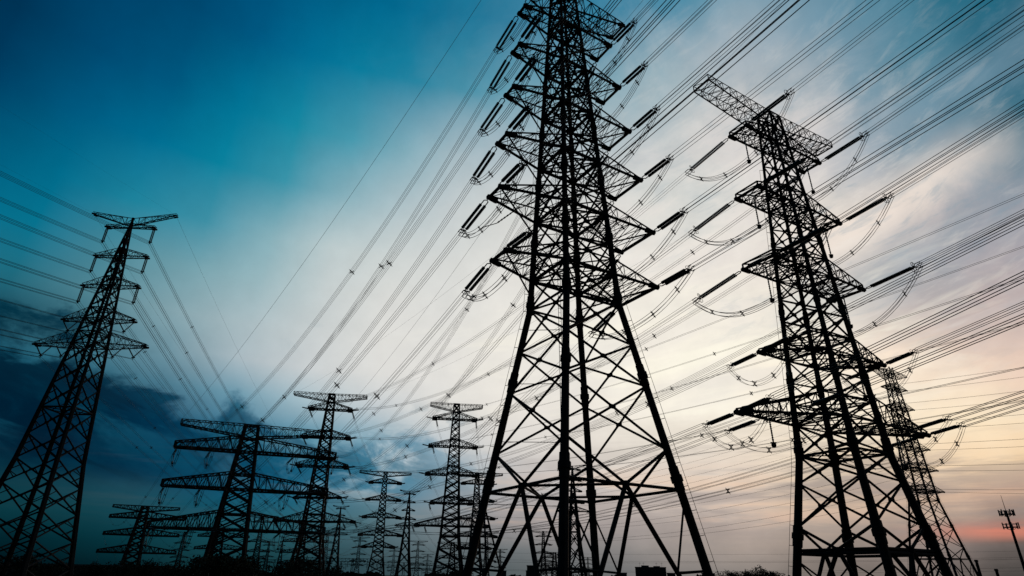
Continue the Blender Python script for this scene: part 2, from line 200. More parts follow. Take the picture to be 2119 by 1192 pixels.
# ---------------------------------------------------------------- mesh helpers
class MB:
    def __init__(s): s.v = []; s.f = []
    def bar(s, a, b, r, n=4, r2=None, cap=False):
        a = Vector(a); b = Vector(b); d = b - a
        if d.length < 1e-6: return
        d.normalize()
        u = d.cross(Vector((0, 0, 1)) if abs(d.z) < .95 else Vector((1, 0, 0))).normalized(); w = d.cross(u)
        r2 = r if r2 is None else r2; k = len(s.v); ph = math.pi / n
        for p, rr in ((a, r), (b, r2)):
            for i in range(n):
                t = 2 * math.pi * i / n + ph
                s.v.append(p + (u * math.cos(t) + w * math.sin(t)) * rr)
        for i in range(n):
            j = (i + 1) % n; s.f.append((k + i, k + j, k + n + j, k + n + i))
        if cap:
            s.f.append(tuple(k + i for i in range(n))[::-1]); s.f.append(tuple(k + n + i for i in range(n)))
    def path(s, pts, r, n=4):
        k = len(s.v); m = len(pts); pts = [Vector(p) for p in pts]
        for q in range(m):
            d = (pts[min(q + 1, m - 1)] - pts[max(q - 1, 0)]).normalized()
            u = d.cross(Vector((0, 0, 1)))
            if u.length < .05: u = d.cross(Vector((1, 0, 0)))
            u.normalize(); w = d.cross(u)
            for i in range(n):
                t = 2 * math.pi * i / n
                s.v.append(pts[q] + (u * math.cos(t) + w * math.sin(t)) * r)
        for q in range(m - 1):
            for i in range(n):
                j = (i + 1) % n; a = k + q * n; s.f.append((a + i, a + j, a + n + j, a + n + i))
    def lathe(s, a, b, prof, n=8):          # prof: (t along a-b, radius)
        a = Vector(a); b = Vector(b); d = (b - a).normalized()
        u = d.cross(Vector((0, 0, 1)) if abs(d.z) < .95 else Vector((1, 0, 0))).normalized(); w = d.cross(u); k = len(s.v)
        for t, r in prof:
            p = a + (b - a) * t
            for i in range(n):
                q = 2 * math.pi * i / n; s.v.append(p + (u * math.cos(q) + w * math.sin(q)) * r)
        for q in range(len(prof) - 1):
            for i in range(n):
                j = (i + 1) % n; z = k + q * n; s.f.append((z + i, z + j, z + n + j, z + n + i))
    def box(s, x0, y0, z0, x1, y1, z1):
        k = len(s.v)
        for z in (z0, z1):
            for x, y in ((x0, y0), (x1, y0), (x1, y1), (x0, y1)): s.v.append(Vector((x, y, z)))
        for q in ((3, 2, 1, 0), (4, 5, 6, 7), (0, 1, 5, 4), (1, 2, 6, 5), (2, 3, 7, 6), (3, 0, 4, 7)): s.f.append(tuple(k + i for i in q))
    def ring(s, c, ax, rad, r, n=14, sq=1.0):
        c = Vector(c); ax = Vector(ax).normalized(); u = ax.cross(Vector((0, 0, 1))).normalized(); w = ax.cross(u)
        pts = [c + u * math.cos(2 * math.pi * i / n) * rad + w * math.sin(2 * math.pi * i / n) * rad * sq for i in range(n + 1)]
        s.path(pts, r, 4)
    def build(s, name, m, parent=None, smooth=False):
        me = bpy.data.meshes.new(name); me.from_pydata([tuple(v) for v in s.v], [], s.f); me.materials.append(m)
        if smooth: me.polygons.foreach_set('use_smooth', [True] * len(me.polygons))
        me.update()
        o = bpy.data.objects.new(name, me); C.objects.link(o)
        if parent is not None: o.parent = parent
        return o
def thing(name, label, cat, loc=(0, 0, 0), rz=0.0, group=None):
    o = bpy.data.objects.new(name, None); C.objects.link(o); o.location = loc; o.rotation_euler = (0, 0, rz)
    o.empty_display_size = .5
    tag(o, label, cat, group); return o
def tag(o, label=None, cat=None, group=None, kind=None):
    if label: o['label'] = label
    if cat: o['category'] = cat
    if group: o['group'] = group
    if kind: o['kind'] = kind
    return o
KIDS = {}
def kids(o):
    return [c for c in bpy.data.objects if c.parent == o]
def snapshot(o): KIDS[o.name] = [(c, kids(c)) for c in kids(o)]; return o
def dup(o, loc, rot, label, group=None, scale=1.0):
    r = o.copy(); C.objects.link(r); r.location = loc
    r.rotation_euler = rot if isinstance(rot, tuple) else (0, 0, rot); r.scale = (scale,) * 3
    r['label'] = label
    if group: r['group'] = group
    for c, gs in KIDS[o.name]:
        k = c.copy(); C.objects.link(k); k.parent = r
        for g in gs:
            h = g.copy(); C.objects.link(h); h.parent = k
    return r
def polar(azd, d): return Vector((d * math.sin(R(azd)), d * math.cos(R(azd)), 0))
def lerp(xs, ys, x):
    if x <= xs[0]: i = 0
    elif x >= xs[-1]: i = len(xs) - 2
    else: i = max(k for k in range(len(xs) - 1) if xs[k] <= x)
    return ys[i] + (ys[i + 1] - ys[i]) * (x - xs[i]) / (xs[i + 1] - xs[i])
SG = ((-1, -1), (1, -1), (1, 1), (-1, 1))

# ---------------------------------------------------------------- ground
g = MB(); n = 24
import itertools
for i in range(n + 1):
    for j in range(n + 1):
        x = (i / n * 2 - 1); y = (j / n * 2 - 1)
        x = math.copysign(abs(x) ** 2.2, x) * 6000; y = math.copysign(abs(y) ** 2.2, y) * 6000
        g.v.append(Vector((x, y, 0)))
for i in range(n):
    for j in range(n): a = i * (n + 1) + j; g.f.append((a, a + n + 1, a + n + 2, a + 1))
tag(g.build('ground', GRASS), kind='structure')

# ---------------------------------------------------------------- lattice pylons
def pylon(name, label, cat, group, pos, yaw, P):
    t = thing(name, label, cat, pos, yaw, group)
    s = lambda z: lerp(P['z'], P['s'], z)
    cor = lambda i, z: Vector((SG[i][0] * s(z), SG[i][1] * s(z), z))
    lr = lambda z: lerp(P['lz'], P['lr'], z)
    nl = P.get('nl', 8); nodes = P['nodes']; zt = nodes[-1]; z0 = 0.0
    kz = sorted(set([z0] + nodes))
    for i in range(4):
        m = MB()
        for a, b in zip(kz[:-1], kz[1:]): m.bar(cor(i, a), cor(i, b), lr(a), nl, lr(b))
        if P.get('flange'):
            for z in P['flange']:
                r = lr(z); d = (cor(i, z + 1) - cor(i, z)).normalized(); c = cor(i, z)
                m.bar(c - d * .30, c + d * .30, r * 1.42, 10, cap=True)
                m.bar(c - d * 1.1, c - d * .3, r * 1.18, 8); m.bar(c + d * .3, c + d * 1.1, r * 1.18, 8)
        m.bar(Vector((0, 0, -.3)) + Vector((cor(i, 0).x, cor(i, 0).y, 0)), Vector((cor(i, 0).x, cor(i, 0).y, .5)), lr(0) * 2.2, 8, cap=True)
        m.build('leg', STEEL, t)
    br = P['br']; sb = P.get('sub', br * .55)
    for f in range(4):
        a, b = f, (f + 1) % 4; m = MB(); K = P.get('K')
        rings = P.get('rings', [])
        if K:                                   # big inverted V below the ring, V above it
            zb, zr, zu, zh = K                  # foot, ring, first node above, strut level
            mid = (cor(a, zr) + cor(b, zr)) / 2
            for c in (a, b):
                m.bar(cor(c, zb), mid, br * 1.7, 6)
                m.bar(cor(c, zu), mid, br * 1.2, 6)
                q = cor(c, zb).lerp(mid, (zh - zb) / (zr - zb))
                m.bar(q, cor(c, zh + .2), br * .9, 5); m.bar(q, cor(c, zr - 1.0), br * .75, 5)
                q2 = cor(c, zb).lerp(mid, .45 * (zh - zb) / (zr - zb)); m.bar(q2, cor(c, zh), br * .7, 5)
            m.bar(mid + Vector((0, 0, .25)), mid - Vector((0, 0, .25)), br * 2.6, 8, cap=True)
        for z in rings:
            m.bar(cor(a, z), cor(b, z), br * 1.15, 6)
        for z1, z2 in zip(nodes[:-1], nodes[1:]):
            if K and z1 < K[2] - .01: continue
            rr = br if z2 - z1 > 3 else br * .8
            m.bar(cor(a, z1), cor(b, z2), rr, 5); m.bar(cor(b, z1), cor(a, z2), rr, 5)
            w1 = s(z1); w2 = s(z2); x = w1 / (w1 + w2)
            cen = cor(a, z1).lerp(cor(b, z2), x)
            pl = rr * 2.3; dirv = (cor(b, z1) - cor(a, z1)).normalized()
            m.bar(cen - dirv * pl, cen + dirv * pl, rr * 1.9, 4)
            if P.get('redund') and z2 - z1 > P['redund'] and z1 >= P.get('redz', 0):
                for c in (a, b):
                    lm_ = (cor(c, z1) + cor(c, z2)) / 2
                    m.bar(lm_, cor(c, z1).lerp(cor(b if c == a else a, z2), x * .5), sb, 4)
                    m.bar(lm_, cor(c, z2).lerp(cor(b if c == a else a, z1), (1 - x) * .5), sb, 4)
        m.build('face_bracing', STEEL, t)
    for z in P.get('plans', []):                # plan bracing, one frame per level
        m = MB()
        m.bar(cor(0, z), cor(2, z), sb * 1.2, 4); m.bar(cor(1, z), cor(3, z), sb * 1.2, 4)
        for f in range(4):
            m.bar(cor(f, z), cor((f + 1) % 4, z), br * .8, 5)
            m.bar((cor(f, z) + cor((f + 1) % 4, z)) / 2, (cor((f + 1) % 4, z) + cor((f + 2) % 4, z)) / 2, sb, 4)
        if P.get('heavy') and z in P['heavy']:
            for f in range(4):
                m.bar(cor(f, z), cor((f + 1) % 4, z), br * 1.7, 6)
                d = (cor((f + 1) % 4, z) - cor(f, z)).normalized(); m.bar(cor(f, z), cor(f, z) + d * .9, br * 2.6, 4, br * 1.6)
                m.bar(cor((f + 1) % 4, z), cor((f + 1) % 4, z) - d * .9, br * 2.6, 4, br * 1.6)
        m.build('plan_bracing', STEEL, t)
    m = MB()
    if K:
        mids = [(cor(f, K[1]) + cor((f + 1) % 4, K[1])) / 2 for f in range(4)]
        for f in range(4): m.bar(mids[f], mids[(f + 1) % 4], br, 5)
    if m.v: m.build('ring_bracing', STEEL, t)
    for A in P['arms']:
        for side in (-1, 1):
            q_ = A['L'] if side < 0 else A['R']; arm_len = q_[0]; yn, yf = (-q_[1], q_[1]) if len(q_) == 2 else (q_[1], q_[2])
            n = A.get('n', 4); rc = A.get('rc', br * .9); rl = A.get('rl', sb)
            zb, zt_, tb, tt = A['zb'], A['zt'], A['tb'], A['tt']
            root = {}; tip = {}
            for k, sy in (('n', -1), ('f', 1)):
                root[k + 'b'] = Vector((side * s(zb), sy * s(zb), zb)); root[k + 't'] = Vector((side * s(zt_), sy * s(zt_), zt_))
                yy = yn if sy < 0 else yf; tip[k + 'b'] = Vector((side * arm_len, yy, tb)); tip[k + 't'] = Vector((side * arm_len, yy, tt))
            m = MB()
            for k in ('nb', 'fb'): m.bar(root[k], tip[k], rc * 1.35, 5)
            for k in ('nt', 'ft'): m.bar(root[k], tip[k], rc * .8, 5)
            pt = lambda k, q: root[k].lerp(tip[k], q)
            for i in range(n):
                q0 = i / n; q1 = (i + 1) / n; qm = (i + .5) / n
                for k in ('n', 'f'):
                    if i: m.bar(pt(k + 'b', q0), pt(k + 't', q0), rl, 4)
                    m.bar(pt(k + 'b', q0), pt(k + 't', q1), rl, 4) if i % 2 else m.bar(pt(k + 't', q0), pt(k + 'b', q1), rl, 4)
                for k in ('b', 't'):
                    m.bar(pt('n' + k, q0), pt('f' + k, q1), rl, 4)
                    if k == 'b': m.bar(pt('f' + k, q0), pt('n' + k, q1), rl, 4)
                    m.bar(pt('n' + k, q1), pt('f' + k, q1), rl, 4)
            m.bar(tip['nb'], tip['fb'], rc * 1.6, 5, cap=True)
            if tt - tb > .5:
                m.bar(tip['nt'], tip['ft'], rc, 5)
                for k in ('n', 'f'): m.bar(tip[k + 'b'], tip[k + 't'], rc, 5)
            for k in ('nb', 'fb'):
                if not A.get('plain'):
                    d = (tip[k] - root[k]).normalized()
                    m.bar(tip[k] - d * rc * 9, tip[k] + d * rc * 1.5, rc * 2.6, 6, cap=True)
            if A.get('strut'):
                zs = zb - A['strut']
                m.bar(tip['nb'], Vector((side * s(zs), s(zs), zs)), rc * .8, 4)
            if A.get('horn'):
                m.bar((tip['nb'] + tip['fb']) / 2, (tip['nb'] + tip['fb']) / 2 + Vector((side * A['horn'], 0, .5)), rc * 1.2, 5)
            m.build(A.get('name', 'crossarm'), STEEL, t)
    for i, off in P.get('ladders', []):
        m = MB(); zz_ = [z for z in kz]; top = P['ladtop']
        def lp(z):
            c = cor(i, z); o_ = Vector((SG[i][0], SG[i][1], 0)).normalized(); return c + o_ * (lr(z) + off)
        z = .5; pr = None
        while z < top:
            q = lp(z); tn = Vector((-SG[i][1], SG[i][0], 0)).normalized() * .12
            if pr is not None:
                m.bar(pr, q, .022, 4)
            m.bar(q, cor(i, z - .15), .035, 4)
            pr = q; z += 2.1
        m.build('climbing_rail', STEEL, t)
    if P.get('cable'):
        x, y, za, zb_ = P['cable']; m = MB()
        m.bar((x - .17, y, za), (x - .17, y, zb_), .03, 4); m.bar((x + .17, y, za), (x + .17, y, zb_), .03, 4)
        z = za
        while z < zb_: m.bar((x - .17, y, z), (x + .17, y, z), .02, 4); z += .5
        z = za
        while z < zb_ - 1:
            k = min(range(4), key=lambda i: (cor(i, z).x - x) ** 2 + (cor(i, z).y - y) ** 2)
            m.bar((x, y, z), cor(k, z + .3), .04, 4); z += 6
        m.build('ladder', STEEL, t)
    return snapshot(t)

G0 = CAMZ
def lv(z): return z + G0
# ---- design A: seven-tier tubular angle pylon
PA = dict(z=[lv(0), lv(26.63), lv(61.35)], s=[7.74, 3.44, 1.89], lz=[lv(-9), lv(0), lv(7), lv(17), lv(27), lv(45), lv(68)],
          lr=[.46, .43, .40, .36, .35, .30, .22],
          nodes=[lv(z) for z in (-8, 7.35, 11, 17.25, 21.7, 26.63, 30.16, 34.0, 37.9, 41.7, 45.6, 49.5, 53.4, 57.2, 61.05, 65, 68.76, 72, 75, 77.5)],
          K=(lv(-8), lv(7.35), lv(11), lv(.4)), rings=[lv(7.35), lv(26.63)], br=.125, sub=.07, redund=3.75, redz=lv(26), heavy=[lv(z) for z in (30.16, 37.9, 45.6, 53.4, 61.05, 68.76)],
          flange=[lv(z) for z in (8.3, 18.4, 27.2, 35, 43, 51, 59)],
          plans=[lv(z) for z in (30.16, 32, 37.9, 39.9, 45.6, 47.6, 53.4, 55.4, 61.05, 63, 68.76, 70.7, 75)],
          ladders=[(3, .42), (1, .42)], ladtop=lv(66), cable=(-5.2, -.6, lv(7), lv(8)), arms=[])
PA['cable'] = (-1.15, 1.0, lv(6), lv(60))
for z, aL, bL, aR, bR in ((30.16, 9.57, 1.34, 9.56, 3.31), (37.91, 10.31, 1.19, 10.29, 2.91), (45.63, 9.52, 1.05, 9.49, 2.52),
                          (53.41, 8.64, .9, 8.69, 2.12), (61.05, 7.83, .82, 7.89, 1.76), (68.76, 6.96, .71, 7.06, 1.53)):
    PA['arms'].append(dict(zb=lv(z), zt=lv(z + 2.0), tb=lv(z), tt=lv(z + .22), L=(aL, bL), R=(aR, bR), n=4, rc=.125, rl=.045, strut=1.9))
PA['arms'].append(dict(zb=lv(72.4), zt=lv(76.5), tb=lv(75.0), tt=lv(75.5), L=(10.0, .9), R=(10.2, 1.35), n=6, rc=.11, rl=.06, name='earth_wire_arm'))
A1 = pylon('pylon', 'huge black tubular steel pylon, nearest and tallest, filling the middle from bottom to top edge', 'pylon', None, (6.77, 59.62, 0), R(30.85), PA)

# ---- design B: pylon with a level gantry on top and five tiers of arms
k = 4 / 3
PB = dict(z=[lv(0), lv(9.79 * k), lv(41.56 * k)], s=[3.914 * k, 2.521 * k, 1.068 * k], lz=[0, lv(0), lv(13), lv(25), lv(57)], lr=[.52, .48, .41, .31, .18],
          nodes=[lv(z * k) for z in (-6.9, 2.2, 4.0, 7.5, 9.79, 12.46, 14.45, 16.4, 18.54, 20.2, 22.5, 24.8, 26.8, 28.8, 30.8, 32.8, 34.8, 36.8, 38.8, 40.8, 42.86, 45, 47.4)],
          K=(lv(-6.9 * k), lv(2.2 * k), lv(4.0 * k), lv(-.2)), rings=[lv(2.2 * k), lv(2.2 * k - .35), lv(9.79 * k)], br=.135, sub=.07, redund=None,
          flange=[lv(z * k) for z in (3.3, 10.3, 16.6, 23.5, 31)],
          plans=[lv(z) for z in (9.79 * k, 16.6, 19, 24.7, 27, 35.75, 38.5, 46.4, 49, 57.1, 60, 63.3)],
          ladders=[(3, .4), (2, .4), (0, .4)], ladtop=lv(54), arms=[])
for z, aL, bL, aR, bR, n, h in ((16.61, 14.19, 2.57, 14.65, 2.84, 8, 3.2), (24.72, 8.48, 2.51, 8.66, 2.65, 5, 2.6), (35.75, 8.99, 2.31, 9.53, 2.17, 5, 2.8),
                                (46.40, 8.61, 1.76, 8.97, 1.68, 5, 2.8), (57.15, 7.94, 1.43, 8.33, 1.36, 5, 2.8)):
    PB['arms'].append(dict(zb=lv(z), zt=lv(z + h), tb=lv(z), tt=lv(z + (.75 if z > 30 else .4)),
                           L=(aL, bL) if z > 30 else (aL, 1.7, 2.5), R=(aR, bR) if z > 30 else (aR, -2.6, -1.8), n=n, rc=.125, rl=.06))
PB['arms'].append(dict(zb=lv(60.3), zt=lv(63.3), tb=lv(62.4), tt=lv(63.4), L=(14.3, 1.35), R=(13.4, 1.35), n=9, rc=.075, rl=.045, name='gantry_arm', plain=True))
B1 = pylon('pylon', 'big black angle pylon right of centre with a slanting lattice gantry arm on its top', 'pylon', None, (38.57, 70.08, 0), R(30.03), PB)

# ---- design C: suspension pylon with raised earth-wire horns
k = 11 / 9
PC = dict(z=[lv(0), lv(11.425 * k), lv(35.23 * k)], s=[3.715 * k, 2.356 * k, .683 * k], lz=[0, lv(0), lv(20), lv(50)], lr=[.42, .4, .31, .17],
          nodes=[lv(z * k) for z in (-7.2, -3.2, 0, 2.8, 5.7, 8.65, 11.4, 14.2, 17.4, 20.3, 23, 25.743, 27.5, 29.213, 31, 32.6, 34.138, 35.7, 37.2, 38.69, 40.2, 41.8, 43.316, 44.9)],
          rings=[lv(17.4 * k)], br=.115, sub=.065, redund=2.4, flange=None, nl=6,
          plans=[lv(z * k) for z in (17.4, 25.743, 27.4, 29.213, 30.8, 34.138, 35.5, 38.69, 40, 43.3, 44.9)],
          ladders=[], ladtop=0, arms=[])
for z, aL, aR, n, h in ((25.743, 8.53, 8.78, 7, 2.4), (29.213, 5.56, 5.77, 5, 1.9), (34.138, 4.46, 4.7, 4, 1.6), (38.692, 4.17, 4.58, 4, 1.5), (43.316, 3.98, 4.3, 4, .9)):
    PC['arms'].append(dict(zb=lv(z * k), zt=lv(z * k + h), tb=lv(z * k), tt=lv(z * k + .35), L=(aL, .35), R=(aR, .35), n=n, rc=.07, rl=.035))
PC['arms'].append(dict(zb=lv(43.6 * k), zt=lv(44.9 * k), tb=lv(45.44 * k), tt=lv(45.44 * k + .35), L=(7.01, .3), R=(7.29, .3), n=7, rc=.06, rl=.035, name='earth_wire_arm'))
C1 = pylon('pylon', 'tall slim pylon at the left edge with raised horns and short hanging insulators', 'pylon', None, (-65.76, 88.18, 0), R(.92), PC)

# ---- design D: broad four-beam gantry pylon
PD = dict(z=[lv(0), lv(11.57), lv(42.05)], s=[5.3, 4.3, 1.92], lz=[0, lv(0), lv(45)], lr=[.62, .58, .45],
          nodes=[lv(z) for z in (-9, -3, 2, 6.6, 11.15, 15.3, 19, 22.7, 26.5, 30.3, 33.9, 37, 39.2, 42.2)],
          rings=[], br=.24, sub=.15, redund=3, flange=None, nl=6,
          plans=[lv(z) for z in (11.15, 15.5, 22.7, 27, 33.9, 38, 42.2)], ladders=[], ladtop=0, arms=[])
for z, aL, aR, n, h in ((11.15, 22.0, 26.8, 12, 5.2), (22.67, 21.2, 26.0, 11, 4.8), (33.94, 20.4, 27.0, 11, 4.6)):
    PD['arms'].append(dict(zb=lv(z), zt=lv(z + h), tb=lv(z), tt=lv(z + 1.6), L=(aL, 1.5), R=(aR, 1.5), n=n, rc=.25, rl=.14, plain=True))
PD['arms'].append(dict(zb=lv(38.6), zt=lv(42.3), tb=lv(40.8), tt=lv(42.3), L=(20.2, 1.3), R=(22.5, 1.3), n=11, rc=.16, rl=.1, name='gantry_arm', plain=True))
D1pos = polar(-23.3, 209)
D1 = pylon('pylon', 'broad dark pylon with four long stepped lattice beams, left of the slim white-sky pylon', 'pylon', None, D1pos, R(20), PD)
D1['label'] = 'broad dark pylon with four very long lattice beams, standing before the dark cloud'
YA, YB, YC, YD = R(30.85), R(30.03), R(.92), R(20)

# ---- design E: the mid-distance cousins of design B, angle-steel built
PE = dict(PB); PE.update(lr=[.66, .6, .5, .4, .3], br=.23, sub=.12, flange=None, nl=4, ladders=[], K=None, rings=[lv(13)],
          nodes=[lv(z * k2) for k2 in (4 / 3,) for z in (-6.9, -3, .5, 3.5, 6.6, 9.79, 12.46, 14.45, 16.4, 18.54, 20.2, 22.5, 24.8, 26.8, 28.8, 30.8, 32.8, 34.8, 36.8, 38.8, 40.8, 42.86, 45, 47.4)])
PE['arms'] = [dict(a, rc=a['rc'] * 1.5, rl=a['rl'] * 1.7, **({'horn': 2.6} if 'name' not in a and a['n'] == 5 else {})) for a in PB['arms']]
# ---- the further pylons
B2pos = polar(-16.95, 240); B3pos = polar(-5.2, 243)
B2 = pylon('pylon', 'dark mid-distance pylon just right of the broad four-beam pylon, pale gantry on top', 'pylon', None, B2pos, R(8), PE)
def arms_of(rows, gl, hvy=1.0):
    out = []
    for (z, a1, a2, n, h) in rows: out.append(dict(zb=lv(z), zt=lv(z + h), tb=lv(z), tt=lv(z + .6), L=(a1, 1.5), R=(a2, 1.5), n=n, rc=.19 * hvy, rl=.1 * hvy, **({'horn': 2.6} if n == 5 else {})))
    out.append(dict(zb=lv(60.3), zt=lv(63.3), tb=lv(62.2), tt=lv(63.4), L=(gl, 1.2), R=(gl, 1.2), n=8, rc=.12 * hvy, rl=.07 * hvy, name='gantry_arm', plain=True))
    return out
PF = dict(PE); PF['arms'] = arms_of(((16.6, 13.3, 14.2, 8, 3.2), (24.7, 8.0, 7.8, 5, 2.6), (35.2, 10.6, 9.4, 5, 2.8), (46, 10.1, 9.0, 5, 2.8), (57, 9.3, 8.4, 5, 2.8)), 10.6)
PG = dict(PE); PG.update(br=.3, sub=.2, lr=[.7, .65, .55, .45, .4]); PG['arms'] = arms_of(((15.8, 10.4, 10.4, 5, 3), (23, 13.5, 14.2, 6, 3.2), (34, 12.2, 12.4, 5, 3), (45, 11.2, 11.6, 5, 3), (56, 10.4, 11.2, 5, 3)), 17.4, 1.7)
PH = dict(PD); PH.update(br=.42, sub=.25, lr=[1.0, .9, .75], redund=None); PH['arms'] = [dict(a, rc=a['rc'] * 1.8, rl=a['rl'] * 1.8, n=8) for a in PD['arms']]
PI = dict(PC); PI.update(br=.25, sub=.12, lr=[.85, .8, .6, .4], redund=None, nodes=PC['nodes'][::2] + [PC['nodes'][-1]]); PI['arms'] = [dict(a, rc=a['rc'] * 2.6, rl=a['rl'] * 2) for a in PC['arms']]
B3 = pylon('pylon', 'mid-distance pylon against white sky, just left of the nearest pylon\'s left leg', 'pylon', None, B3pos, R(8.5), PF)
B4pos = polar(-11.3, 434); D2pos = polar(-29.8, 533)
B4 = pylon('pylon', 'smaller far pylon midway between the two mid-distance gantry pylons', 'pylon', None, B4pos, R(12), PG)
D2 = pylon('pylon', 'small far four-beam pylon, low at the left before the hazy strip of sky', 'pylon', None, D2pos, R(24), PH)
C2pos = polar(-9.0, 466); C3pos = polar(-14.84, 598)
C2 = pylon('pylon', 'small slender far pylon with raised horns, left of the white-sky pylon', 'pylon', None, C2pos, R(14), PI)
C3 = dup(C2, C3pos, R(8), 'far horned pylon showing behind the right arms of the dark mid-distance pylon')
A2 = dup(A1, polar(33.5, 275), R(31), 'many-tiered brown-black pylon partly hidden behind the big pylon at the right')
B5 = dup(B4, polar(-2.95, 424), R(10), 'far pylon peeping out behind the nearest pylon\'s lower left leg')
C4 = dup(C2, polar(5.84, 340), R(6), 'far horned pylon seen between the middle legs of the nearest pylon')
FAR = [(B4, 3.10, .0634, .7, 10, 'tiny far pylon with arching arms, between the left and middle legs of the nearest pylon'),
       (D2, 4.06, .0334, .6, 4, 'tiny broad far pylon low behind the middle legs of the nearest pylon'),
       (B4, 6.95, .0272, .45, 0, 'tiny far pylon just right of the nearest pylon\'s middle leg'),
       (B4, -.70, .0371, .6, 12, 'tiny far pylon just inside the nearest pylon\'s left leg'),
       (D2, -4.89, .0455, .8, 8, 'small dim pylon behind the base of the white-sky pylon'),
       (B4, -7.89, .0465, .6, 5, 'tiny pylon with curved arms left of the white-sky pylon\'s foot'),
       (B4, -7.0, .0284, .45, 5, 'tiniest pylon on the skyline left of the white-sky pylon\'s foot'),
       (B4, -21.04, .0746, .9, 12, 'small dark pylon behind the right side of the broad four-beam pylon'),
       (B4, -26.63, .0493, .8, 15, 'small faint pylon between the two four-beam pylons'),
       (C2, -19.17, .0476, .8, 10, 'small faint horned pylon between the broad and the dark mid-distance pylon'),
       (B4, -12.9, .0500, .8, 9, 'small dark pylon rising over the substation gantries'),
       (B4, -20.2, .040, .7, 9, 'small dim pylon low behind the right foot of the broad pylon'),
       (B4, -15.6, .058, .8, 14, 'small dark pylon just right of the dark mid-distance pylon\'s leg'),
       (D2, -17.6, .052, .8, 14, 'dim four-beam pylon behind the legs of the dark mid-distance pylon'),
       (B4, -9.9, .036, .5, 9, 'tiny pylon between the horned far pylon and its neighbour'),
       (B4, -1.9, .062, .7, 9, 'small pylon crossing behind the left leg of the nearest pylon'),
       (D2, -24.0, .056, .8, 20, 'dim four-beam pylon behind the left leg of the broad pylon')]
for src, a, te, sc, yw, lab in FAR:
    top = {B4: 73.0, D2: 51.9, C2: 65.1}[src] * sc - G0
    dup(src, polar(a, top / te), R(yw), lab, 'far pylons on the plain', sc)

# ---------------------------------------------------------------- insulator strings
def ins_profile(n, r0, r1):
    p = [(0, r0 * .8)]
    for i in range(n):
        a = .01 + .98 * i / n; w = .98 / n
        p += [(a, r0), (a + w * .35, r1), (a + w * .62, r1 * .92), (a + w * .8, r0)]
    return p + [(1, r0 * .8)]
def make_string(kind, label):
    # built along +X from the tower plate at the origin
    t = thing('insulator_string', label, 'insulator')
    if kind == 'A': Ls, a, b, gap, n, r0, r1 = 6.0, 1.2, 5.1, .28, 20, .13, .205
    else: Ls, a, b, gap, n, r0, r1 = 8.4, 1.2, 7.2, .22, 30, .08, .18
    for sy in (-1, 1):
        m = MB(); m.lathe((a, sy * gap, 0), (b, sy * gap, 0), ins_profile(n, r0, r1), 8); m.build('insulator', GLASS, t)
    m = MB()
    m.bar((0, 0, 0), (.45, 0, 0), .06, 5)
    m.bar((.45, 0, 0), (.6, gap, 0), .06, 5); m.bar((.45, 0, 0), (.6, -gap, 0), .05, 5)
    for sy in (-1, 1): m.bar((.6, sy * gap, 0), (a, sy * gap, 0), .065, 5)
    m.build('link', STEEL, t)
    m = MB()
    for sy in (-1, 1): m.bar((b, sy * gap, 0), (b + .25, sy * gap, 0), .05, 5)
    m.bar((b + .25, -gap - .1, 0), (b + .25, gap + .1, 0), .09, 5, cap=True)
    for sy in (-1, 1):
        for sz in (-1, 1):
            m.bar((b + .25, sy * gap * .6, 0), (b + .5, sy * .24, sz * .24), .04, 4)
            m.bar((b + .5, sy * .24, sz * .24), (Ls, sy * .24, sz * .24), .06, 5, cap=True)
    m.build('clamp', STEEL, t)
    m = MB()
    if kind == 'B':
        m.ring((b + .1, 0, .36), (1, .15, 0), .42, .035, 16, .8); m.ring((b + .1, 0, -.36), (1, -.15, 0), .42, .035, 16, .8)
        m.bar((b + .1, 0, -.75), (b + .1, 0, .75), .03, 4)
    else:
        m.ring((b + .1, 0, .28), (1, 0, 0), .3, .03, 12, .7); m.ring((b + .1, 0, -.28), (1, 0, 0), .3, .03, 12, .7)
    m.build('grading_ring', STEEL, t)
    return snapshot(t), Ls
def orient(d):
    d = d.normalized(); return (0, -math.asin(d.z), math.atan2(d.y, d.x))
used = {}
def put_string(kind, P, d, label, group, scale=1.0):
    if kind not in used:
        t, Ls = make_string(kind, label); used[kind] = (t, Ls); t.location = P; t.rotation_euler = orient(d); t['label'] = label; t['group'] = group
        t.scale = (scale,) * 3
    else:
        t, Ls = used[kind]; dup(t, P, orient(d), label, group, scale)
    return P + d.normalized() * Ls * scale

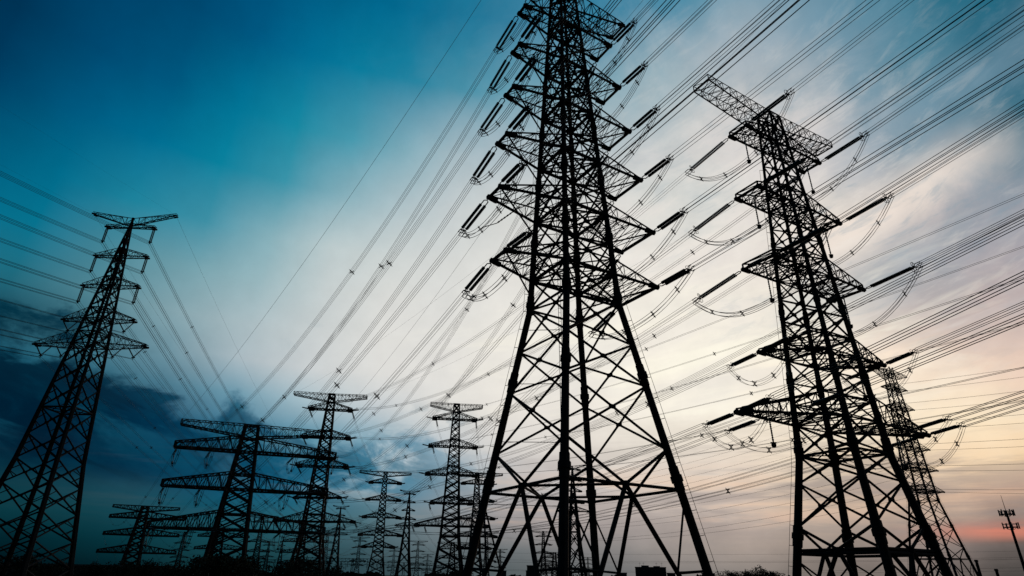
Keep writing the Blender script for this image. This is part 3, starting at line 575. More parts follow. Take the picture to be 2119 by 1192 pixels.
# ---------------------------------------------------------------- conductors
def parab(A, B, sag, t): return A.lerp(B, t) - Vector((0, 0, 4 * sag * t * (1 - t)))
SPM = {}
def spacer_mesh():
    if 's' not in SPM:
        m = MB(); q = .25
        for sy, sz in ((1, 1), (1, -1)):
            m.bar((0, -sy * .46, -sz * .46), (0, sy * .46, sz * .46), .045, 4, cap=True)
        for sy in (-1, 1):
            for sz in (-1, 1): m.bar((-.16, sy * q, sz * q), (.16, sy * q, sz * q), .075, 5, cap=True)
        m.ring((0, 0, 0), (1, 0, 0), .22, .05, 4)
        me = bpy.data.meshes.new('spacer'); me.from_pydata([tuple(v) for v in m.v], [], m.f); me.materials.append(STEEL); SPM['s'] = me
    return SPM['s']
def line(A, B, sag, label, group, nsub=4, sps=1.0, r=.036, every=48, first=30, nseg=40, name='conductor_bundle', half=.25, tmax=1.0):
    t = thing(name, label, 'power line', A, 0, group); H = Vector((B.x - A.x, B.y - A.y, 0)); D = H.length; h = H.normalized()
    side = Vector((-h.y, h.x, 0))
    offs = {1: [(0, 0)], 2: [(-half, 0), (half, 0)], 4: [(-half, -half), (half, -half), (half, half), (-half, half)]}[nsub]
    ts = [tmax * (i / nseg) for i in range(nseg + 1)]
    for oy, oz in offs:
        m = MB(); m.path([parab(A, B, sag, q) - A + side * oy + Vector((0, 0, oz)) for q in ts], r, 4)
        m.build('conductor', WIRE, t, True)
    if nsub > 1 and every:
        d = first
        while d < D * tmax - 10:
            q = d / D; p = parab(A, B, sag, q) - A; p2 = parab(A, B, sag, q + .002) - A
            s = bpy.data.objects.new('spacer', spacer_mesh()); C.objects.link(s); s.parent = t; s.location = p
            s.rotation_euler = orient(p2 - p); d += every * (1 + .12 * math.sin(d))
            s.scale = (sps, sps * .95, sps * .95) if nsub == 2 else (sps,) * 3
    return t
def jumper(E1, E2, sag, label, group, r=.034, low=None):
    t = thing('jumper_loop', label, 'jumper cable', E1, 0, group); h = (E2 - E1); h.z = 0; h.normalize(); side = Vector((-h.y, h.x, 0))
    for oy, oz in ((-.24, -.24), (.24, -.24), (.24, .24), (-.24, .24)):
        pts = []
        for i in range(21):
            q = i / 20; p = E1.lerp(E2, q) - E1; f = 1 - abs(2 * q - 1) ** 2.3
            pts.append(p - Vector((0, 0, sag * f)) + side * oy + Vector((0, 0, oz)))
        m = MB(); m.path(pts, r, 4); m.build('conductor', WIRE, t, True)
    for q in (.14, .36, .64, .86):
        p = E1.lerp(E2, q) - E1 - Vector((0, 0, sag * (1 - abs(2 * q - 1) ** 2.3)))
        s = bpy.data.objects.new('spacer', spacer_mesh()); C.objects.link(s); s.parent = t; s.location = p; s.scale = (.7, .75, .75)
        s.rotation_euler = (0, 0, math.atan2(h.y, h.x))
    return t
def rod(P, Ln, label, group):
    t = thing('jumper_rod', label, 'insulator', P, 0, group)
    m = MB(); m.lathe((0, 0, 0), (0, 0, -Ln), [(0, .05), (.08, .07)] + [(.1 + .8 * i / 24, .06 if i % 2 else .11) for i in range(25)] + [(1, .05)], 6); m.build('insulator', GLASS, t)
    m = MB(); m.lathe((0, 0, -Ln + .1), (0, 0, -Ln - .55), [(0, .05), (.15, .22), (.55, .28), (.9, .2), (1, .05)], 8); m.bar((-.3, 0, -Ln), (.3, 0, -Ln), .08, 5, cap=True); m.build('weight', STEEL, t)

def loc(pos, yaw, x, y, z):
    c, s = math.cos(yaw), math.sin(yaw); return Vector((pos[0] + x * c - y * s, pos[1] + x * s + y * c, z))
def dirv(azd, slope): return Vector((math.sin(R(azd)), math.cos(R(azd)), slope)).normalized()
ORD = ['lowest', 'second lowest', 'third lowest', 'third highest', 'second highest', 'highest']
SIDE = {-1: 'left', 1: 'right'}

posA = Vector((6.77, 59.62, 0)); posB = Vector((38.57, 70.08, 0)); posC = Vector((-65.76, 88.18, 0))
armsA = [(30.16, 9.57, 1.34, 9.56, 3.31), (37.91, 10.31, 1.19, 10.29, 2.91), (45.63, 9.52, 1.05, 9.49, 2.52), (53.41, 8.64, .9, 8.69, 2.12), (61.05, 7.83, .82, 7.89, 1.76), (68.76, 6.96, .71, 7.06, 1.53)]
# attachment points on the broad pylon D1: (level z, offset along the beam)
def attD(pos, yaw, side, lev, inner, dep, b=1.5):
    z, aL, aR = ((33.94, 20.4, 27.0), (22.67, 21.2, 26.0), (11.15, 22.0, 26.8))[lev]
    a = aL if side < 0 else aR
    return loc(pos, yaw, side * (a * (.52 if inner else .98)), dep * (1.5 if not inner else 2.2), lv(z) - .1)
nearA = 154.0
STR_A = {1: (-.03, -.02, -.07, -.09, -.15, -.16), -1: (-.14, -.12, -.11, -.1, -.1, -.1)}
LIN_A = {1: (.0, -.02, -.06, -.08, -.11, -.12), -1: (-.07, -.07, -.07, -.07, -.07, -.07)}
for i, (z, aL, bL, aR, bR) in enumerate(armsA):
    for side in (-1, 1):
        a, b = (aL, bL) if side < 0 else (aR, bR)
        pn = loc(posA, YA, side * a, -b, lv(z)); pf = loc(posA, YA, side * a, b, lv(z))
        wh = '%s %s arm of the nearest pylon' % (ORD[i], SIDE[side])
        dn = dirv(nearA, STR_A[side][i]); En = put_string('A', pn, dn, 'insulator string on the %s, viewer side' % wh, 'insulator strings of the nearest pylon')
        # far target on D1
        lev = (5 - i) // 2; inner = (5 - i) % 2 == 1
        tgt = attD(D1pos, YD, side, lev, inner, -1)
        d = tgt - pf; hd = Vector((d.x, d.y, 0)); sag = 8.0 + i
        slope = d.z / hd.length - 4 * sag / hd.length
        df = Vector((hd.normalized().x, hd.normalized().y, slope)).normalized()
        Ef = put_string('A', pf, df, 'insulator string on the %s, far side' % wh, 'insulator strings of the nearest pylon')
        dd = Vector((df.x, df.y, 0)).normalized(); dt = Vector((-dd.x, -dd.y, -.10)).normalized()
        Et = put_string('B', tgt, dt, 'string on the %s %s %s beam of the broad four-beam pylon, viewer side' % ('inner' if inner else 'outer', SIDE[side], ('upper', 'middle', 'lower')[lev]), 'insulator strings of the broad four-beam pylon', .8)
        line(Ef, Et, sag, 'bundle from the %s down to the left' % wh, 'conductors from the nearest to the broad pylon', r=.026, first=22 + 9 * (i % 3))
        Bp = En + Vector((math.sin(R(nearA)), math.cos(R(nearA)), 0)) * 320 + Vector((0, 0, 320 * LIN_A[side][i] + 24))
        line(En, Bp, 6.0, 'bundle from the %s to the upper right' % wh, 'conductors from the nearest pylon overhead', nseg=48, tmax=.75, first=62 + 7 * i + (11 if side > 0 else 0), every=55)
        jumper(Ef, En, 2.6, 'jumper loop under the %s' % wh, 'jumper loops of the nearest pylon')
        if side < 0 and i == 1:
            q = loc(posA, YA, -a * .62, .9, lv(z)); t = thing('jumper_rod', 'short tilted insulator rod steadying a jumper under the nearest pylon\'s left arm', 'insulator', q)
            q2 = Ef.lerp(En, .38) - Vector((0, 0, 2.4)) - q; q1 = q2 * .62 - Vector((0, 0, .5))
            m = MB(); m.lathe((0, 0, 0), q1, ins_profile(8, .06, .1), 6); m.build('insulator', GLASS, t)
            m = MB(); m.bar(q1, q2, .05, 5, cap=True); m.build('link', STEEL, t)
# earth wires of the nearest pylon
for side in (-1, 1):
    p = loc(posA, YA, side * 10.1, .9, lv(75.2)); q = loc(D1pos, YD, side * (20.2 if side < 0 else 22.5), -1.3, lv(42.3))
    line(p, q, 5, 'thin earth wire from the top %s of the nearest pylon down to the left' % SIDE[side], None, nsub=1, r=.028, name='earth_wire')
    p = loc(posA, YA, side * 10.1, -.9, lv(75.2))
    line(p, p + Vector((math.sin(R(nearA)), math.cos(R(nearA)), 0)) * 320, 4, 'thin earth wire from the top %s of the nearest pylon, going overhead' % SIDE[side], None, nsub=1, r=.022, name='earth_wire', tmax=.7)

# ---- pylon B1: twelve phases
attB = [(57.15, 7.94, 1.43, 8.33, 1.36, 0), (46.40, 8.61, 1.76, 8.97, 1.68, 0), (35.75, 8.99, 2.31, 9.53, 2.17, 0), (24.72, 8.48, 2.51, 8.66, 2.65, 0),
        (16.61, 14.19, 2.57, 14.65, 2.84, 0), (16.61, 9.6, 2.9, 10.0, 3.0, 1)]
NM = ['top', 'second', 'third', 'fourth', 'outer lowest', 'inner lowest']
def attBp(pos, yaw, side, j, dep, sc=1.0):
    z, aL, bL, aR, bR, _ = attB[j]; a, b = (aL, bL) if side < 0 else (aR, bR)
    y = dep * b
    if j in (3, 4): y = 2.1 if side < 0 else -2.2
    return loc(pos, yaw, side * a * sc, y * sc, lv(z) if sc == 1 else (z + G0) * sc)
nearB = 159.0
STR_B = {-1: (-.12, -.15, -.06, .05, .08, .08), 1: (-.08, -.03, -.01, .08, .08, .08)}
LIN_B = {-1: (-.10, -.06, .01, .04, .09, .08), 1: (-.03, .02, .03, .08, .10, .09)}
for j in range(6):
    for side in (-1, 1):
        big = j < 3; kd = 'B' if big else 'A'; ks = 1.0 if big else .85
        pn = attBp(posB, YB, side, j, -1); pf = attBp(posB, YB, side, j, 1)
        wh = '%s %s arm of the big gantry pylon' % (NM[j], SIDE[side])
        dn = dirv(nearB, STR_B[side][j]); En = put_string(kd, pn, dn, 'insulator string on the %s, right end' % wh, 'insulator strings of the big gantry pylon', ks)
        tgt = attBp(B2pos, R(8), side, j, -1); d = tgt - pf; hd = Vector((d.x, d.y, 0)); sag = 9.0 if big else 6.5
        df = Vector((hd.normalized().x, hd.normalized().y, d.z / hd.length - 4 * sag / hd.length)).normalized()
        Ef = put_string(kd, pf, df, 'insulator string on the %s, left end' % wh, 'insulator strings of the big gantry pylon', ks)
        dt = Vector((-df.x, -df.y, -.12)).normalized()
        Et = put_string('B', tgt, dt, 'string on the %s %s arm of the dark mid-distance pylon, viewer side' % (NM[j], SIDE[side]), 'insulator strings of the dark mid-distance pylon', .75)
        line(Ef, Et, sag, 'bundle from the %s down to the left' % wh, 'conductors from the gantry pylon to the mid-distance pylon', r=.026, first=14 + 11 * (j % 3), every=60)
        Bp = En + Vector((math.sin(R(nearB)), math.cos(R(nearB)), 0)) * 320 + Vector((0, 0, 320 * LIN_B[side][j] + 24))
        line(En, Bp, 6.0, 'bundle from the %s to the upper right' % wh, 'conductors from the big gantry pylon overhead', nseg=48, tmax=.75, first=70 + 9 * j, every=60)
        jumper(Ef, En, 5.2 if big else 3.6, 'jumper loop under the %s' % wh, 'jumper loops of the big gantry pylon', r=.034 if big else .02)
        if j < 5:
            a = (attB[j][1] if side < 0 else attB[j][3]) * .86
            rod(loc(posB, YB, side * a, 0, lv(attB[j][0]) - .1), 4.6 if big else 3.4, 'weighted rod under the %s' % wh, 'jumper rods of the big gantry pylon')
for side in (-1, 1):
    for dep, azd, ln, txt in ((-1, nearB, 300, 'overhead to the upper right'), (1, -34.2, 200, 'down to the mid-distance pylon')):
        p = loc(posB, YB, side * (14.3 if side < 0 else 13.4), dep * 1.35, lv(62.6))
        q = p + Vector((math.sin(R(azd)), math.cos(R(azd)), 0)) * ln + Vector((0, 0, 0))
        if dep > 0: q = loc(B2pos, R(8), side * 14, -1.3, lv(62.6))
        line(p, q, 4, 'earth wire from the %s gantry of the big pylon, %s' % (SIDE[side], txt), None, nsub=1, r=.02, name='earth_wire', tmax=.75 if dep < 0 else 1)

# ---- suspension pylon C1
def susp(P, Ln, label, group, key='S'):
    if key not in used:
        t = thing('suspension_insulator', label, 'insulator', P, 0, group)
        for sx in (-1, 1):
            m = MB(); m.lathe((sx * .14, 0, -.2), (sx * .14, 0, -Ln), ins_profile(18, .05, .12), 6); m.build('insulator', GLASS, t)
        m = MB(); m.bar((-.3, 0, -Ln), (.3, 0, -Ln), .1, 5, cap=True); m.bar((0, 0, -Ln), (0, 0, -Ln - .35), .12, 5, cap=True); m.bar((-.2, 0, 0), (.2, 0, 0), .06, 4); m.bar((-.14, 0, 0), (-.14, 0, -.2), .03, 4); m.bar((.14, 0, 0), (.14, 0, -.2), .03, 4)
        m.build('clamp', STEEL, t); used[key] = (snapshot(t), Ln)
    else: dup(used[key][0], P, 0.0, label, group)
    return P + Vector((0, 0, -Ln - .2))
def vee(P, label, group):
    key = 'V'
    if key not in used:
        t = thing('vee_insulator', label, 'insulator', P, 0, group)
        for sx in (-1, 1):
            m = MB(); m.lathe((sx * 1.25, 0, 0), (0, 0, -1.6), ins_profile(14, .05, .11), 6); m.build('insulator', GLASS, t)
        m = MB(); m.bar((-.25, 0, -1.65), (.25, 0, -1.65), .1, 5, cap=True); m.bar((0, 0, -1.6), (0, 0, -2.0), .06, 4); m.build('clamp', STEEL, t)
        used[key] = (snapshot(t), 2)
    else: dup(used[key][0], P, 0.0, label, group)
    return P + Vector((0, 0, -1.9))
kC = 11 / 9
lvC = [('top', 43.316, 3.98, 4.3), ('second', 38.692, 4.17, 4.58), ('third', 34.138, 4.46, 4.7)]
for nm, z, aL, aR in lvC:
    for side in (-1, 1):
        a = (aL if side < 0 else aR) - .15
        P = loc(posC, YC, side * a, 0, lv(z * kC)); wh = '%s %s arm of the left-edge pylon' % (nm, SIDE[side])
        E = susp(P, 2.7, 'twin hanging insulator under the %s' % wh, 'hanging insulators of the left-edge pylon')
        T = loc(C3pos, R(8), side * a, 0, lv(z * kC) - 3)
        line(E, T, 20, 'wire bundle from the %s, going right' % wh, 'conductors from the left-edge pylon', nsub=4, first=28, every=45, r=.028, half=.2, nseg=60, sps=.62)
        line(E, E + dirv(190, 0) * 330, 15, 'wire bundle from the %s, going left' % wh, 'conductors leaving the left edge', nsub=4, first=40 + 5 * side, every=50, r=.028, half=.2, tmax=.5, sps=.62)
for nm, z, offs in (('fourth', 29.213, ((-1, 4.3), (1, 4.5))), ('lowest', 25.743, ((-1, 7.0), (1, 7.2), (-1, 3.9), (1, 4.0)))):
    for side, a in offs:
        P = loc(posC, YC, side * a, 0, lv(z * kC) - .1); wh = '%s%s %s arm of the left-edge pylon' % ('' if nm == 'fourth' else ('outer ' if a > 5 else 'inner '), nm, SIDE[side])
        E = vee(P, 'small V-shaped insulator under the %s' % wh, 'V insulators of the left-edge pylon')
        T = loc(C3pos, R(8), side * a, 0, lv(z * kC) - 3)
        line(E, T, 17, 'thin wire pair from the %s, going right' % wh, 'conductors from the left-edge pylon', nsub=2, first=44, every=60, r=.026, half=.2, nseg=60, sps=.62)
        line(E, E + dirv(190, 0) * 330, 14, 'thin wire pair from the %s, going left' % wh, 'conductors leaving the left edge', nsub=2, first=44, every=60, r=.026, half=.2, tmax=.5, sps=.62)
for side in (-1, 1):
    P = loc(posC, YC, side * 7.1, 0, lv(45.6 * kC)); T = loc(C3pos, R(8), side * 7.1, 0, lv(45.6 * kC))
    line(P, T, 16, 'hair-thin earth wire from the %s horn of the left-edge pylon, going right' % SIDE[side], None, nsub=1, r=.016, name='earth_wire', nseg=60)
    line(P, P + dirv(190, 0) * 330, 11, 'faint wire from the %s horn of the left-edge pylon, going left' % SIDE[side], None, nsub=1, r=.006, name='earth_wire', tmax=.5)

# ---- broad pylon D1 onwards to the far four-beam pylon D2
for lev in range(3):
    for inner in (0, 1):
        for side in (-1, 1):
            ln = ('upper', 'middle', 'lower')[lev]; io = 'inner' if inner else 'outer'
            P = attD(D1pos, YD, side, lev, inner, 1); T = attD(D2pos, R(24), side, lev, inner, -1)
            d = T - P; hd = Vector((d.x, d.y, 0)).normalized(); E = put_string('B', P, Vector((hd.x, hd.y, -.2)), 'string on the %s %s %s beam of the broad four-beam pylon, far side' % (io, SIDE[side], ln), 'insulator strings of the broad four-beam pylon', .8)
            line(E, T, 12, 'far wire pair from the %s %s %s beam to the small four-beam pylon' % (io, SIDE[side], ln), 'far conductors between the four-beam pylons', nsub=2, r=.035, every=90, first=60, nseg=24)
            Q = loc(D1pos, YD, side * ((20.4, 21.2, 22.0)[lev] if side < 0 else (27, 26, 26.8)[lev]) * (.52 if inner else .98), 0, lv((33.94, 22.67, 11.15)[lev]))
            rod(Q, 4.6, 'weighted rod under the %s %s %s beam of the broad pylon' % (io, SIDE[side], ln), 'jumper rods of the broad pylon')
            t2 = attD(D1pos, YD, side, lev, inner, -1)
            back = (pos_ := (Vector((posA.x, posA.y, 0)) - Vector((t2.x, t2.y, 0))).normalized())
            jumper(t2 + Vector((back.x, back.y, -.10)).normalized() * 6.7, E, 4.2, 'jumper loop under the %s %s %s beam of the broad pylon' % (io, SIDE[side], ln), 'jumper loops of the broad pylon', r=.035)
# ---- mid-distance pylons B2 -> B4 and B3
for j in range(6):
    for side in (-1, 1):
        P = attBp(B2pos, R(8), side, j, 1); T = attBp(B4pos, R(12), side, j, -1); d = T - P; hd = Vector((d.x, d.y, 0)).normalized()
        wh = '%s %s arm' % (NM[j], SIDE[side])
        E = put_string('B', P, Vector((hd.x, hd.y, -.25)), 'string on the %s of the dark mid-distance pylon, far side' % wh, 'insulator strings of the dark mid-distance pylon', .75)
        line(E, T, 8, 'distant wire pair from the %s of the dark mid-distance pylon' % wh, 'far conductors behind the mid-distance pylon', nsub=2, r=.035, every=0, nseg=20)
        P2 = attBp(B3pos, R(8.5), side, j, -1)
        if j < 3: E2 = put_string('B', P2, dirv(152, -.15), 'string on the %s of the white-sky pylon, viewer side' % wh, 'insulator strings of the white-sky pylon', .75)
        if j < 3: line(E2, E2 + dirv(152, 0) * 420, 12, 'wire pair from the %s of the white-sky pylon, passing overhead' % wh, 'wires from the white-sky pylon overhead', nsub=2, r=.028, every=75, first=40 + 6 * j, nseg=50, tmax=.8)
        P3 = attBp(B3pos, R(8.5), side, j, 1); T3 = attBp(polar(-2.95, 424), R(10), side, j, -1); d = T3 - P3; hd = Vector((d.x, d.y, 0)).normalized()
        E3 = put_string('B', P3, Vector((hd.x, hd.y, -.3)), 'string on the %s of the white-sky pylon, far side' % wh, 'insulator strings of the white-sky pylon', .75)
        line(E3, T3, 6, 'far wire pair from the %s of the white-sky pylon, going back' % wh, 'far conductors behind the white-sky pylon', nsub=2, r=.035, every=0, nseg=20)
# ---- wires of the many-tiered pylon at the right, and long level lines across the plain
pA2 = polar(33.5, 275)
for i, (z, aL, bL, aR, bR) in enumerate(armsA):
    for side in (-1, 1):
        a, b = (aL, bL) if side < 0 else (aR, bR)
        P = loc(pA2, R(31), side * a, -b, lv(z))
        line(P, P + dirv(150, 0) * 350, 11, 'wire pair from the %s %s arm of the many-tiered pylon, going right' % (ORD[i], SIDE[side]), 'wires of the many-tiered pylon', nsub=2, r=.025, every=0, nseg=30)
        P = loc(pA2, R(31), side * a, b, lv(z)); T = polar(-2.95 + .4 * i, 424 + 6 * i) + Vector((side * 6, 0, lv(z * .8)))
        line(P, T, 9, 'wire pair from the %s %s arm of the many-tiered pylon, going left' % (ORD[i], SIDE[side]), 'long wires crossing behind the nearest pylon', nsub=2, r=.022, every=0, first=70 + 20 * i, nseg=30)
for q, (zz_, da) in enumerate(((17.5, 0), (14.5, 1), (13.0, 2), (20.5, 3), (24, 4))):
    a = polar(-26 + 2 * da, 520); b = polar(44, 420 + 20 * da); a.z = zz_ + 3; b.z = zz_ + 4
    line(a, b, 4 + q % 2, '%s of the five level wires low over the skyline' % ('third lowest', 'second lowest', 'lowest', 'second highest', 'highest')[q], 'level wires low over the skyline', nsub=1, r=.035, name='distribution_wire', nseg=30)

# ---------------------------------------------------------------- substation gantries
def gantry(pos, yaw, w, h, bays, label):
    t = thing('substation_gantry', label, 'gantry', pos, yaw, 'substation gantries')
    for i in range(bays + 1):
        x = -w / 2 + w * i / bays; m = MB()
        for sy in (-1, 1):
            m.bar((x - .8, sy * 1.1, 0), (x - .25, sy * .3, h), .13, 4); m.bar((x + .8, sy * 1.1, 0), (x + .25, sy * .3, h), .13, 4)
        nn = 6
        for q in range(nn):
            za, zb = h * q / nn, h * (q + 1) / nn; f0 = 1 - .7 * q / nn; f1 = 1 - .7 * (q + 1) / nn
            for sy in (-1, 1):
                m.bar((x - .8 * f0, sy * 1.1 * f0, za), (x + .8 * f1, sy * 1.1 * f1, zb), .06, 4)
        m.build('post', STEEL, t)
    for i in range(bays):
        x0 = -w / 2 + w * i / bays; x1 = x0 + w / bays; m = MB(); nn = 8
        for sy in (-.5, .5):
            for z in (h - 1.1, h): m.bar((x0, sy, z), (x1, sy, z), .1, 4)
            for q in range(nn):
                xa = x0 + (x1 - x0) * q / nn; xb = x0 + (x1 - x0) * (q + 1) / nn
                m.bar((xa, sy, h - 1.1), (xb, sy, h), .06, 4); m.bar((xb, sy, h - 1.1), (xb, sy, h), .06, 4)
        m.build('beam', STEEL, t)
        m = MB()
        for q in range(3):
            x = x0 + (x1 - x0) * (q + .5) / 3; m.lathe((x, 0, h - 1.1), (x, 0, h - 3.2), ins_profile(8, .06, .16), 6)
        m.build('insulator', GLASS, t)
    return t
gantry(polar(-14.5, 268), R(16), 34, 15.0, 3, 'wide dark substation gantry frame just right of the dark mid-distance pylon\'s foot')
gantry(polar(-10.3, 290), R(10), 40, 14.2, 3, 'substation gantry frame between the two mid-distance gantry pylons')
gantry(polar(-18.5, 330), R(20), 36, 15.0, 3, 'substation gantry frame behind the dark mid-distance pylon')
gantry(polar(-7.0, 350), R(6), 30, 12.5, 2, 'small substation gantry frame left of the white-sky pylon\'s foot')
gantry(polar(4.4, 330), R(-4), 30, 13.2, 2, 'low substation gantry frame seen between the nearest pylon\'s middle legs')

# ---------------------------------------------------------------- trees
TREES = {}
def make_tree(seed, h, w, label, pos):
    rnd = random.Random(seed); t = thing('tree', label, 'tree', pos, 0, 'trees along the skyline')
    m = MB(); m.bar((0, 0, 0), (0, 0, h * .45), .32, 6, .2); tips = []
    for q in range(7):
        a = rnd.random() * 6.28; z = h * (.3 + .08 * q); e = Vector((math.cos(a) * w * .33, math.sin(a) * w * .33, z + h * .2)); m.bar((0, 0, z), e, .12, 4, .05); tips.append(e)
    m.bar((0, 0, h * .45), (0, 0, h * .92), .2, 5, .05)
    m.build('trunk', BARK, t)
    m = MB(); cl = []
    for q in range(26):
        zq = rnd.uniform(.22, 1.0) * h; rad = w * .5 * math.sin(math.pi * min(1, max(.12, (1 - (zq / h - .18) / .95)))) ** .7
        a = rnd.random() * 6.28; d = rad * math.sqrt(rnd.random()); cl.append((Vector((math.cos(a) * d, math.sin(a) * d, zq - .08 * h)), rnd.uniform(.09, .17) * w + .3))
    for c, rr in cl:
        for _ in range(150):
            v = Vector((rnd.gauss(0, 1), rnd.gauss(0, 1), rnd.gauss(0, .8))).normalized() * rr * rnd.uniform(.45, 1.08); p = c + v
            u = Vector((rnd.gauss(0, 1), rnd.gauss(0, 1), rnd.gauss(0, 1))).normalized(); x = u.cross(Vector((rnd.gauss(0, 1), rnd.gauss(0, 1), 1))).normalized()
            s = rnd.uniform(.16, .34); k = len(m.v)
            m.v += [p - u * s, p + x * s * .6, p + u * s, p - x * s * .6]; m.f.append((k, k + 1, k + 2, k + 3))
    m.build('crown', LEAF, t)
    return snapshot(t)
T1 = make_tree(1, 15, 8.5, 'tall pointed tree, highest of the clump right of the nearest pylon', polar(20.75, 300))
T2 = make_tree(2, 13, 10, 'round tree at the left of the clump right of the nearest pylon', polar(19.7, 305))
T3 = make_tree(3, 12, 12, 'spreading bushy tree at the foot of the broad four-beam pylon', polar(-23.0, 150))
TL = [(T2, 21.4, 300, 1.02, 'round tree next to the highest one in the clump'), (T1, 20.2, 298, .93, 'pointed tree left of the highest one in the clump'), (T3, 22.1, 305, 1.0, 'low wide tree at the right end of the clump'),
      (T3, 18.4, 300, 1.03, 'flat-topped tree standing apart, left of the clump'), (T2, 19.0, 303, .9, 'small round tree between the lone flat one and the clump'),
      (T3, -24.6, 152, 1.0, 'dense tree left of the broad pylon\'s foot'), (T2, -21.7, 155, .92, 'rounded tree right of the broad pylon\'s foot'), (T3, -26.3, 158, .88, 'low dark tree further left of the broad pylon\'s foot'),
      (T2, -18.8, 170, .9, 'dark tree left of the mid-distance pylon\'s foot'), (T3, -16.6, 172, 1.0, 'dense tree at the foot of the dark mid-distance pylon'), (T2, -14.9, 178, .86, 'tree right of the mid-distance pylon\'s foot'),
      (T3, -30.2, 190, .95, 'tree below the small far four-beam pylon'), (T2, -32.0, 195, .85, 'tree just right of the left-edge pylon\'s right leg'), (T3, -34.5, 180, .9, 'tree between the legs of the left-edge pylon'),
      (T2, -36.5, 175, .95, 'leftmost tree behind the left-edge pylon'), (T3, 5.0, 160, .82, 'dark tree between the nearest pylon\'s middle legs'), (T2, 6.3, 165, .75, 'small tree behind the nearest pylon\'s far leg'),
      (T3, -6.0, 210, .86, 'tree at the foot of the white-sky pylon'), (T2, -4.0, 205, .84, 'tree behind the nearest pylon\'s left foot')]
TL += [(T1, 21.0, 312, .97, 'slim tree hidden behind the highest one in the clump'), (T3, 19.0, 330, .8, 'low shrubby tree filling the gap left of the clump'), (T2, 17.4, 340, .78, 'small rounded tree well left of the clump'),
       (T3, 23.3, 320, .78, 'low bushy tree right of the clump, near the big pylon\'s leg'), (T3, 15.4, 345, .74, 'small low tree right of the square block with aerials'), (T2, 31.0, 150, .78, 'tree behind the feet of the big gantry pylon'),
       (T3, 33.6, 150, .76, 'wide low tree between the big pylon and the many-tiered pylon'), (T3, 36.2, 170, .74, 'low dark tree at the right near the short posts'), (T3, -22.4, 140, 1.0, 'dense tree right behind the broad pylon\'s middle'),
       (T2, -24.2, 138, .96, 'round dark tree in front of the broad pylon\'s left foot'), (T3, -17.3, 160, 1.0, 'dark tree in front of the mid-distance pylon\'s left foot'), (T2, -28.2, 180, .9, 'tree between the two four-beam pylons')]
for src, a, d, sc, lab in TL: dup(src, polar(a, d), random.random() * 6, lab, 'trees along the skyline', sc)
# far wood reads as one mass
m = MB(); rnd = random.Random(5)
for i in range(5200):
    a = rnd.uniform(-58, 58); d = rnd.uniform(620, 900); hh = 7.5 + 3.2 * math.sin(a * .9) + 2.0 * math.sin(a * 2.7 + 1)
    p = polar(a, d); z = rnd.uniform(0, 1) ** .7 * hh
    u = Vector((rnd.gauss(0, 1), rnd.gauss(0, .5), rnd.gauss(0, 1))).normalized(); x = u.cross(Vector((0, 1, 0))).normalized(); s = rnd.uniform(1.8, 3.4); k = len(m.v); p.z = z
    m.v += [p - u * s, p + x * s * .7, p + u * s, p - x * s * .7]; m.f.append((k, k + 1, k + 2, k + 3))
tag(m.build('far_wood', LEAF), 'far dark belt of woodland along the horizon', 'woodland', None, 'stuff')

# ---------------------------------------------------------------- buildings
def building(name, label, pos, yaw, w, d, h, floors, bays, roof=True, group=None):
    t = thing(name, label, 'building', pos, yaw, group)
    m = MB(); m.box(-w / 2, -d / 2, 0, w / 2, d / 2, h); m.build('wall', WALLM, t)
    m = MB(); m.box(-w / 2 - .2, -d / 2 - .2, h + .003, w / 2 + .2, d / 2 + .2, h + .5)
    if roof:
        m.box(-w * .3, -2, h + .5, -w * .05, 2, h + 1.4); m.box(w * .1, -2, h + .5, w * .32, 2, h + 1.1)
    m.build('roof', CONC, t)
    if roof:
        m = MB()
        for x in (-w * .35, -w * .22, w * .2, w * .38): m.bar((x, 0, h + .5), (x, 0, h + 3.2), .07, 4); m.bar((x - .7, 0, h + 2.6), (x + .7, 0, h + 2.6), .05, 4)
        m.build('antenna', STEEL, t)
    for f in range(floors):
        for q in range(bays):
            x = -w / 2 + w * (q + .5) / bays; z = h * (f + .3) / floors; ww = w / bays * .28
            m = MB(); m.box(x - ww, -d / 2 - .06, z, x + ww, -d / 2 - .003, z + h / floors * .5); m.build('window', PANE, t)
    return t
building('building', 'square dark block with rooftop aerials on the skyline, right of centre', polar(12.23, 420), R(-12), 18.5, 14, 15.2, 4, 5)
for a, d, w, h, lab in ((-.45, 400, 4.5, 12.0, 'small dark roof block on the skyline by the nearest pylon\'s left leg'), (1.9, 400, 4.5, 12.2, 'small dark roof block inside the nearest pylon\'s left leg'),
                        (9.9, 380, 4.2, 11.6, 'small dark block left of the square block with aerials'), (13.9, 380, 4.5, 11.8, 'small dark block just right of the square block with aerials'),
                        (16.9, 390, 7, 12.0, 'low dark block left of the clump of trees'), (2.1, 330, 5, 14.0, 'narrow stepped tower block beside the tiny far pylon')):
    building('building', lab, polar(a, d), R(-a), w, 6, h, 3, 2, False, 'small blocks on the skyline')
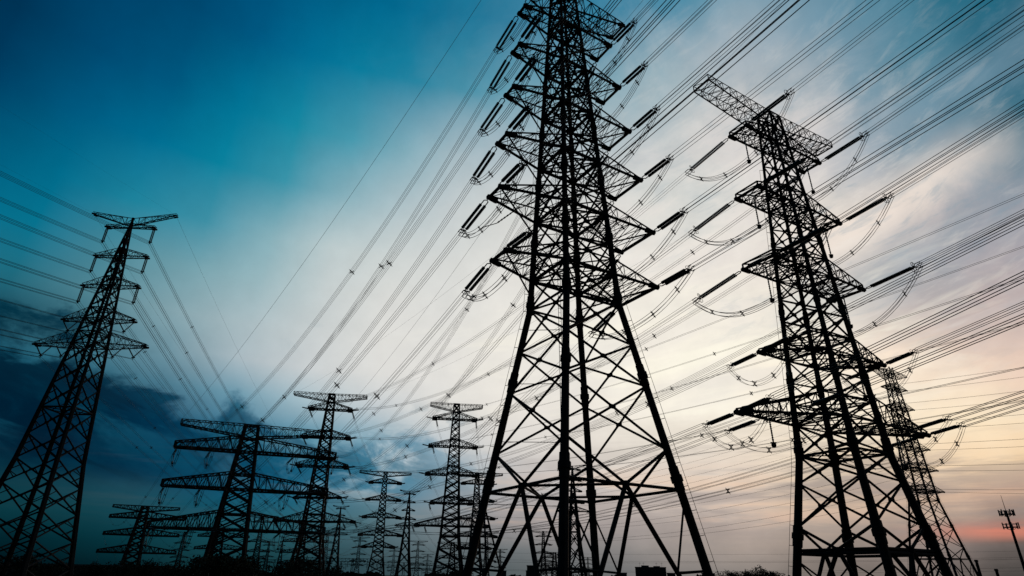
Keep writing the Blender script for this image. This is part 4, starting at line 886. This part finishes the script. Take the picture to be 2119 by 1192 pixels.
building('building', 'long low dark building behind the foot of the big gantry pylon', polar(30.6, 190), R(-28), 40, 12, 9.2, 3, 9, False)
building('warehouse', 'low flat-roofed dark building behind the left-edge pylon', polar(-33.5, 260), R(30), 60, 20, 10.6, 2, 10, False)

# ---------------------------------------------------------------- telecom mast and posts at the right
t = thing('telecom_mast', 'thin leaning-looking mobile phone mast with two rings of antennas at the right edge', 'mast', polar(38.25, 250))
D_ = 250; top = .0996 * D_ + G0; p1 = .0773 * D_ + G0; p2 = .0622 * D_ + G0
m = MB(); m.bar((0, 0, 0), (0, 0, p1 + 1), .55, 10, .3); m.build('pole', STEEL, t)
m = MB(); m.bar((0, 0, p1 + 1), (0, 0, top), .1, 6, .05); m.build('lightning_rod', STEEL, t)
for z, rr, nn in ((p1, 1.75, 11), (p2, 1.85, 9)):
    m = MB(); m.ring((0, 0, z), (0.001, 0, 1), rr, .08, 16); m.ring((0, 0, z + .9), (0.001, 0, 1), rr, .06, 16)
    for q in range(6): a = q * math.pi / 3; m.bar((0, 0, z), (math.cos(a) * rr, math.sin(a) * rr, z), .07, 4); m.bar((0, 0, z - 1), (math.cos(a) * rr, math.sin(a) * rr, z), .05, 4)
    m.build('platform', STEEL, t)
    for q in range(nn):
        a = q * 2 * math.pi / nn; x, y = math.cos(a) * (rr + .15), math.sin(a) * (rr + .15); m = MB(); m.box(x - .11, y - .11, z - .5, x + .11, y + .11, z + 1.35 - .4 * (q % 2)); m.build('antenna', CONC, t)
for a, d, h, lab in ((35.66, 120, .0238, 'short dark post beside the foot of the many-tiered pylon'), (36.65, 120, .0136, 'shortest dark post, between the pylon foot and the phone mast')):
    t = thing('lamp_post', lab, 'post', polar(a, d), 0, 'posts at the right'); H_ = h * d + G0  # plain capped posts, they carry no lamp
    m = MB(); m.bar((0, 0, 0), (0, 0, H_), .28, 8, .2, cap=True); m.build('pole', STEEL, t)
    m = MB(); m.bar((0, 0, H_), (0, 0, H_ + .25), .3, 8, .22, cap=True); m.build('cap', STEEL, t)
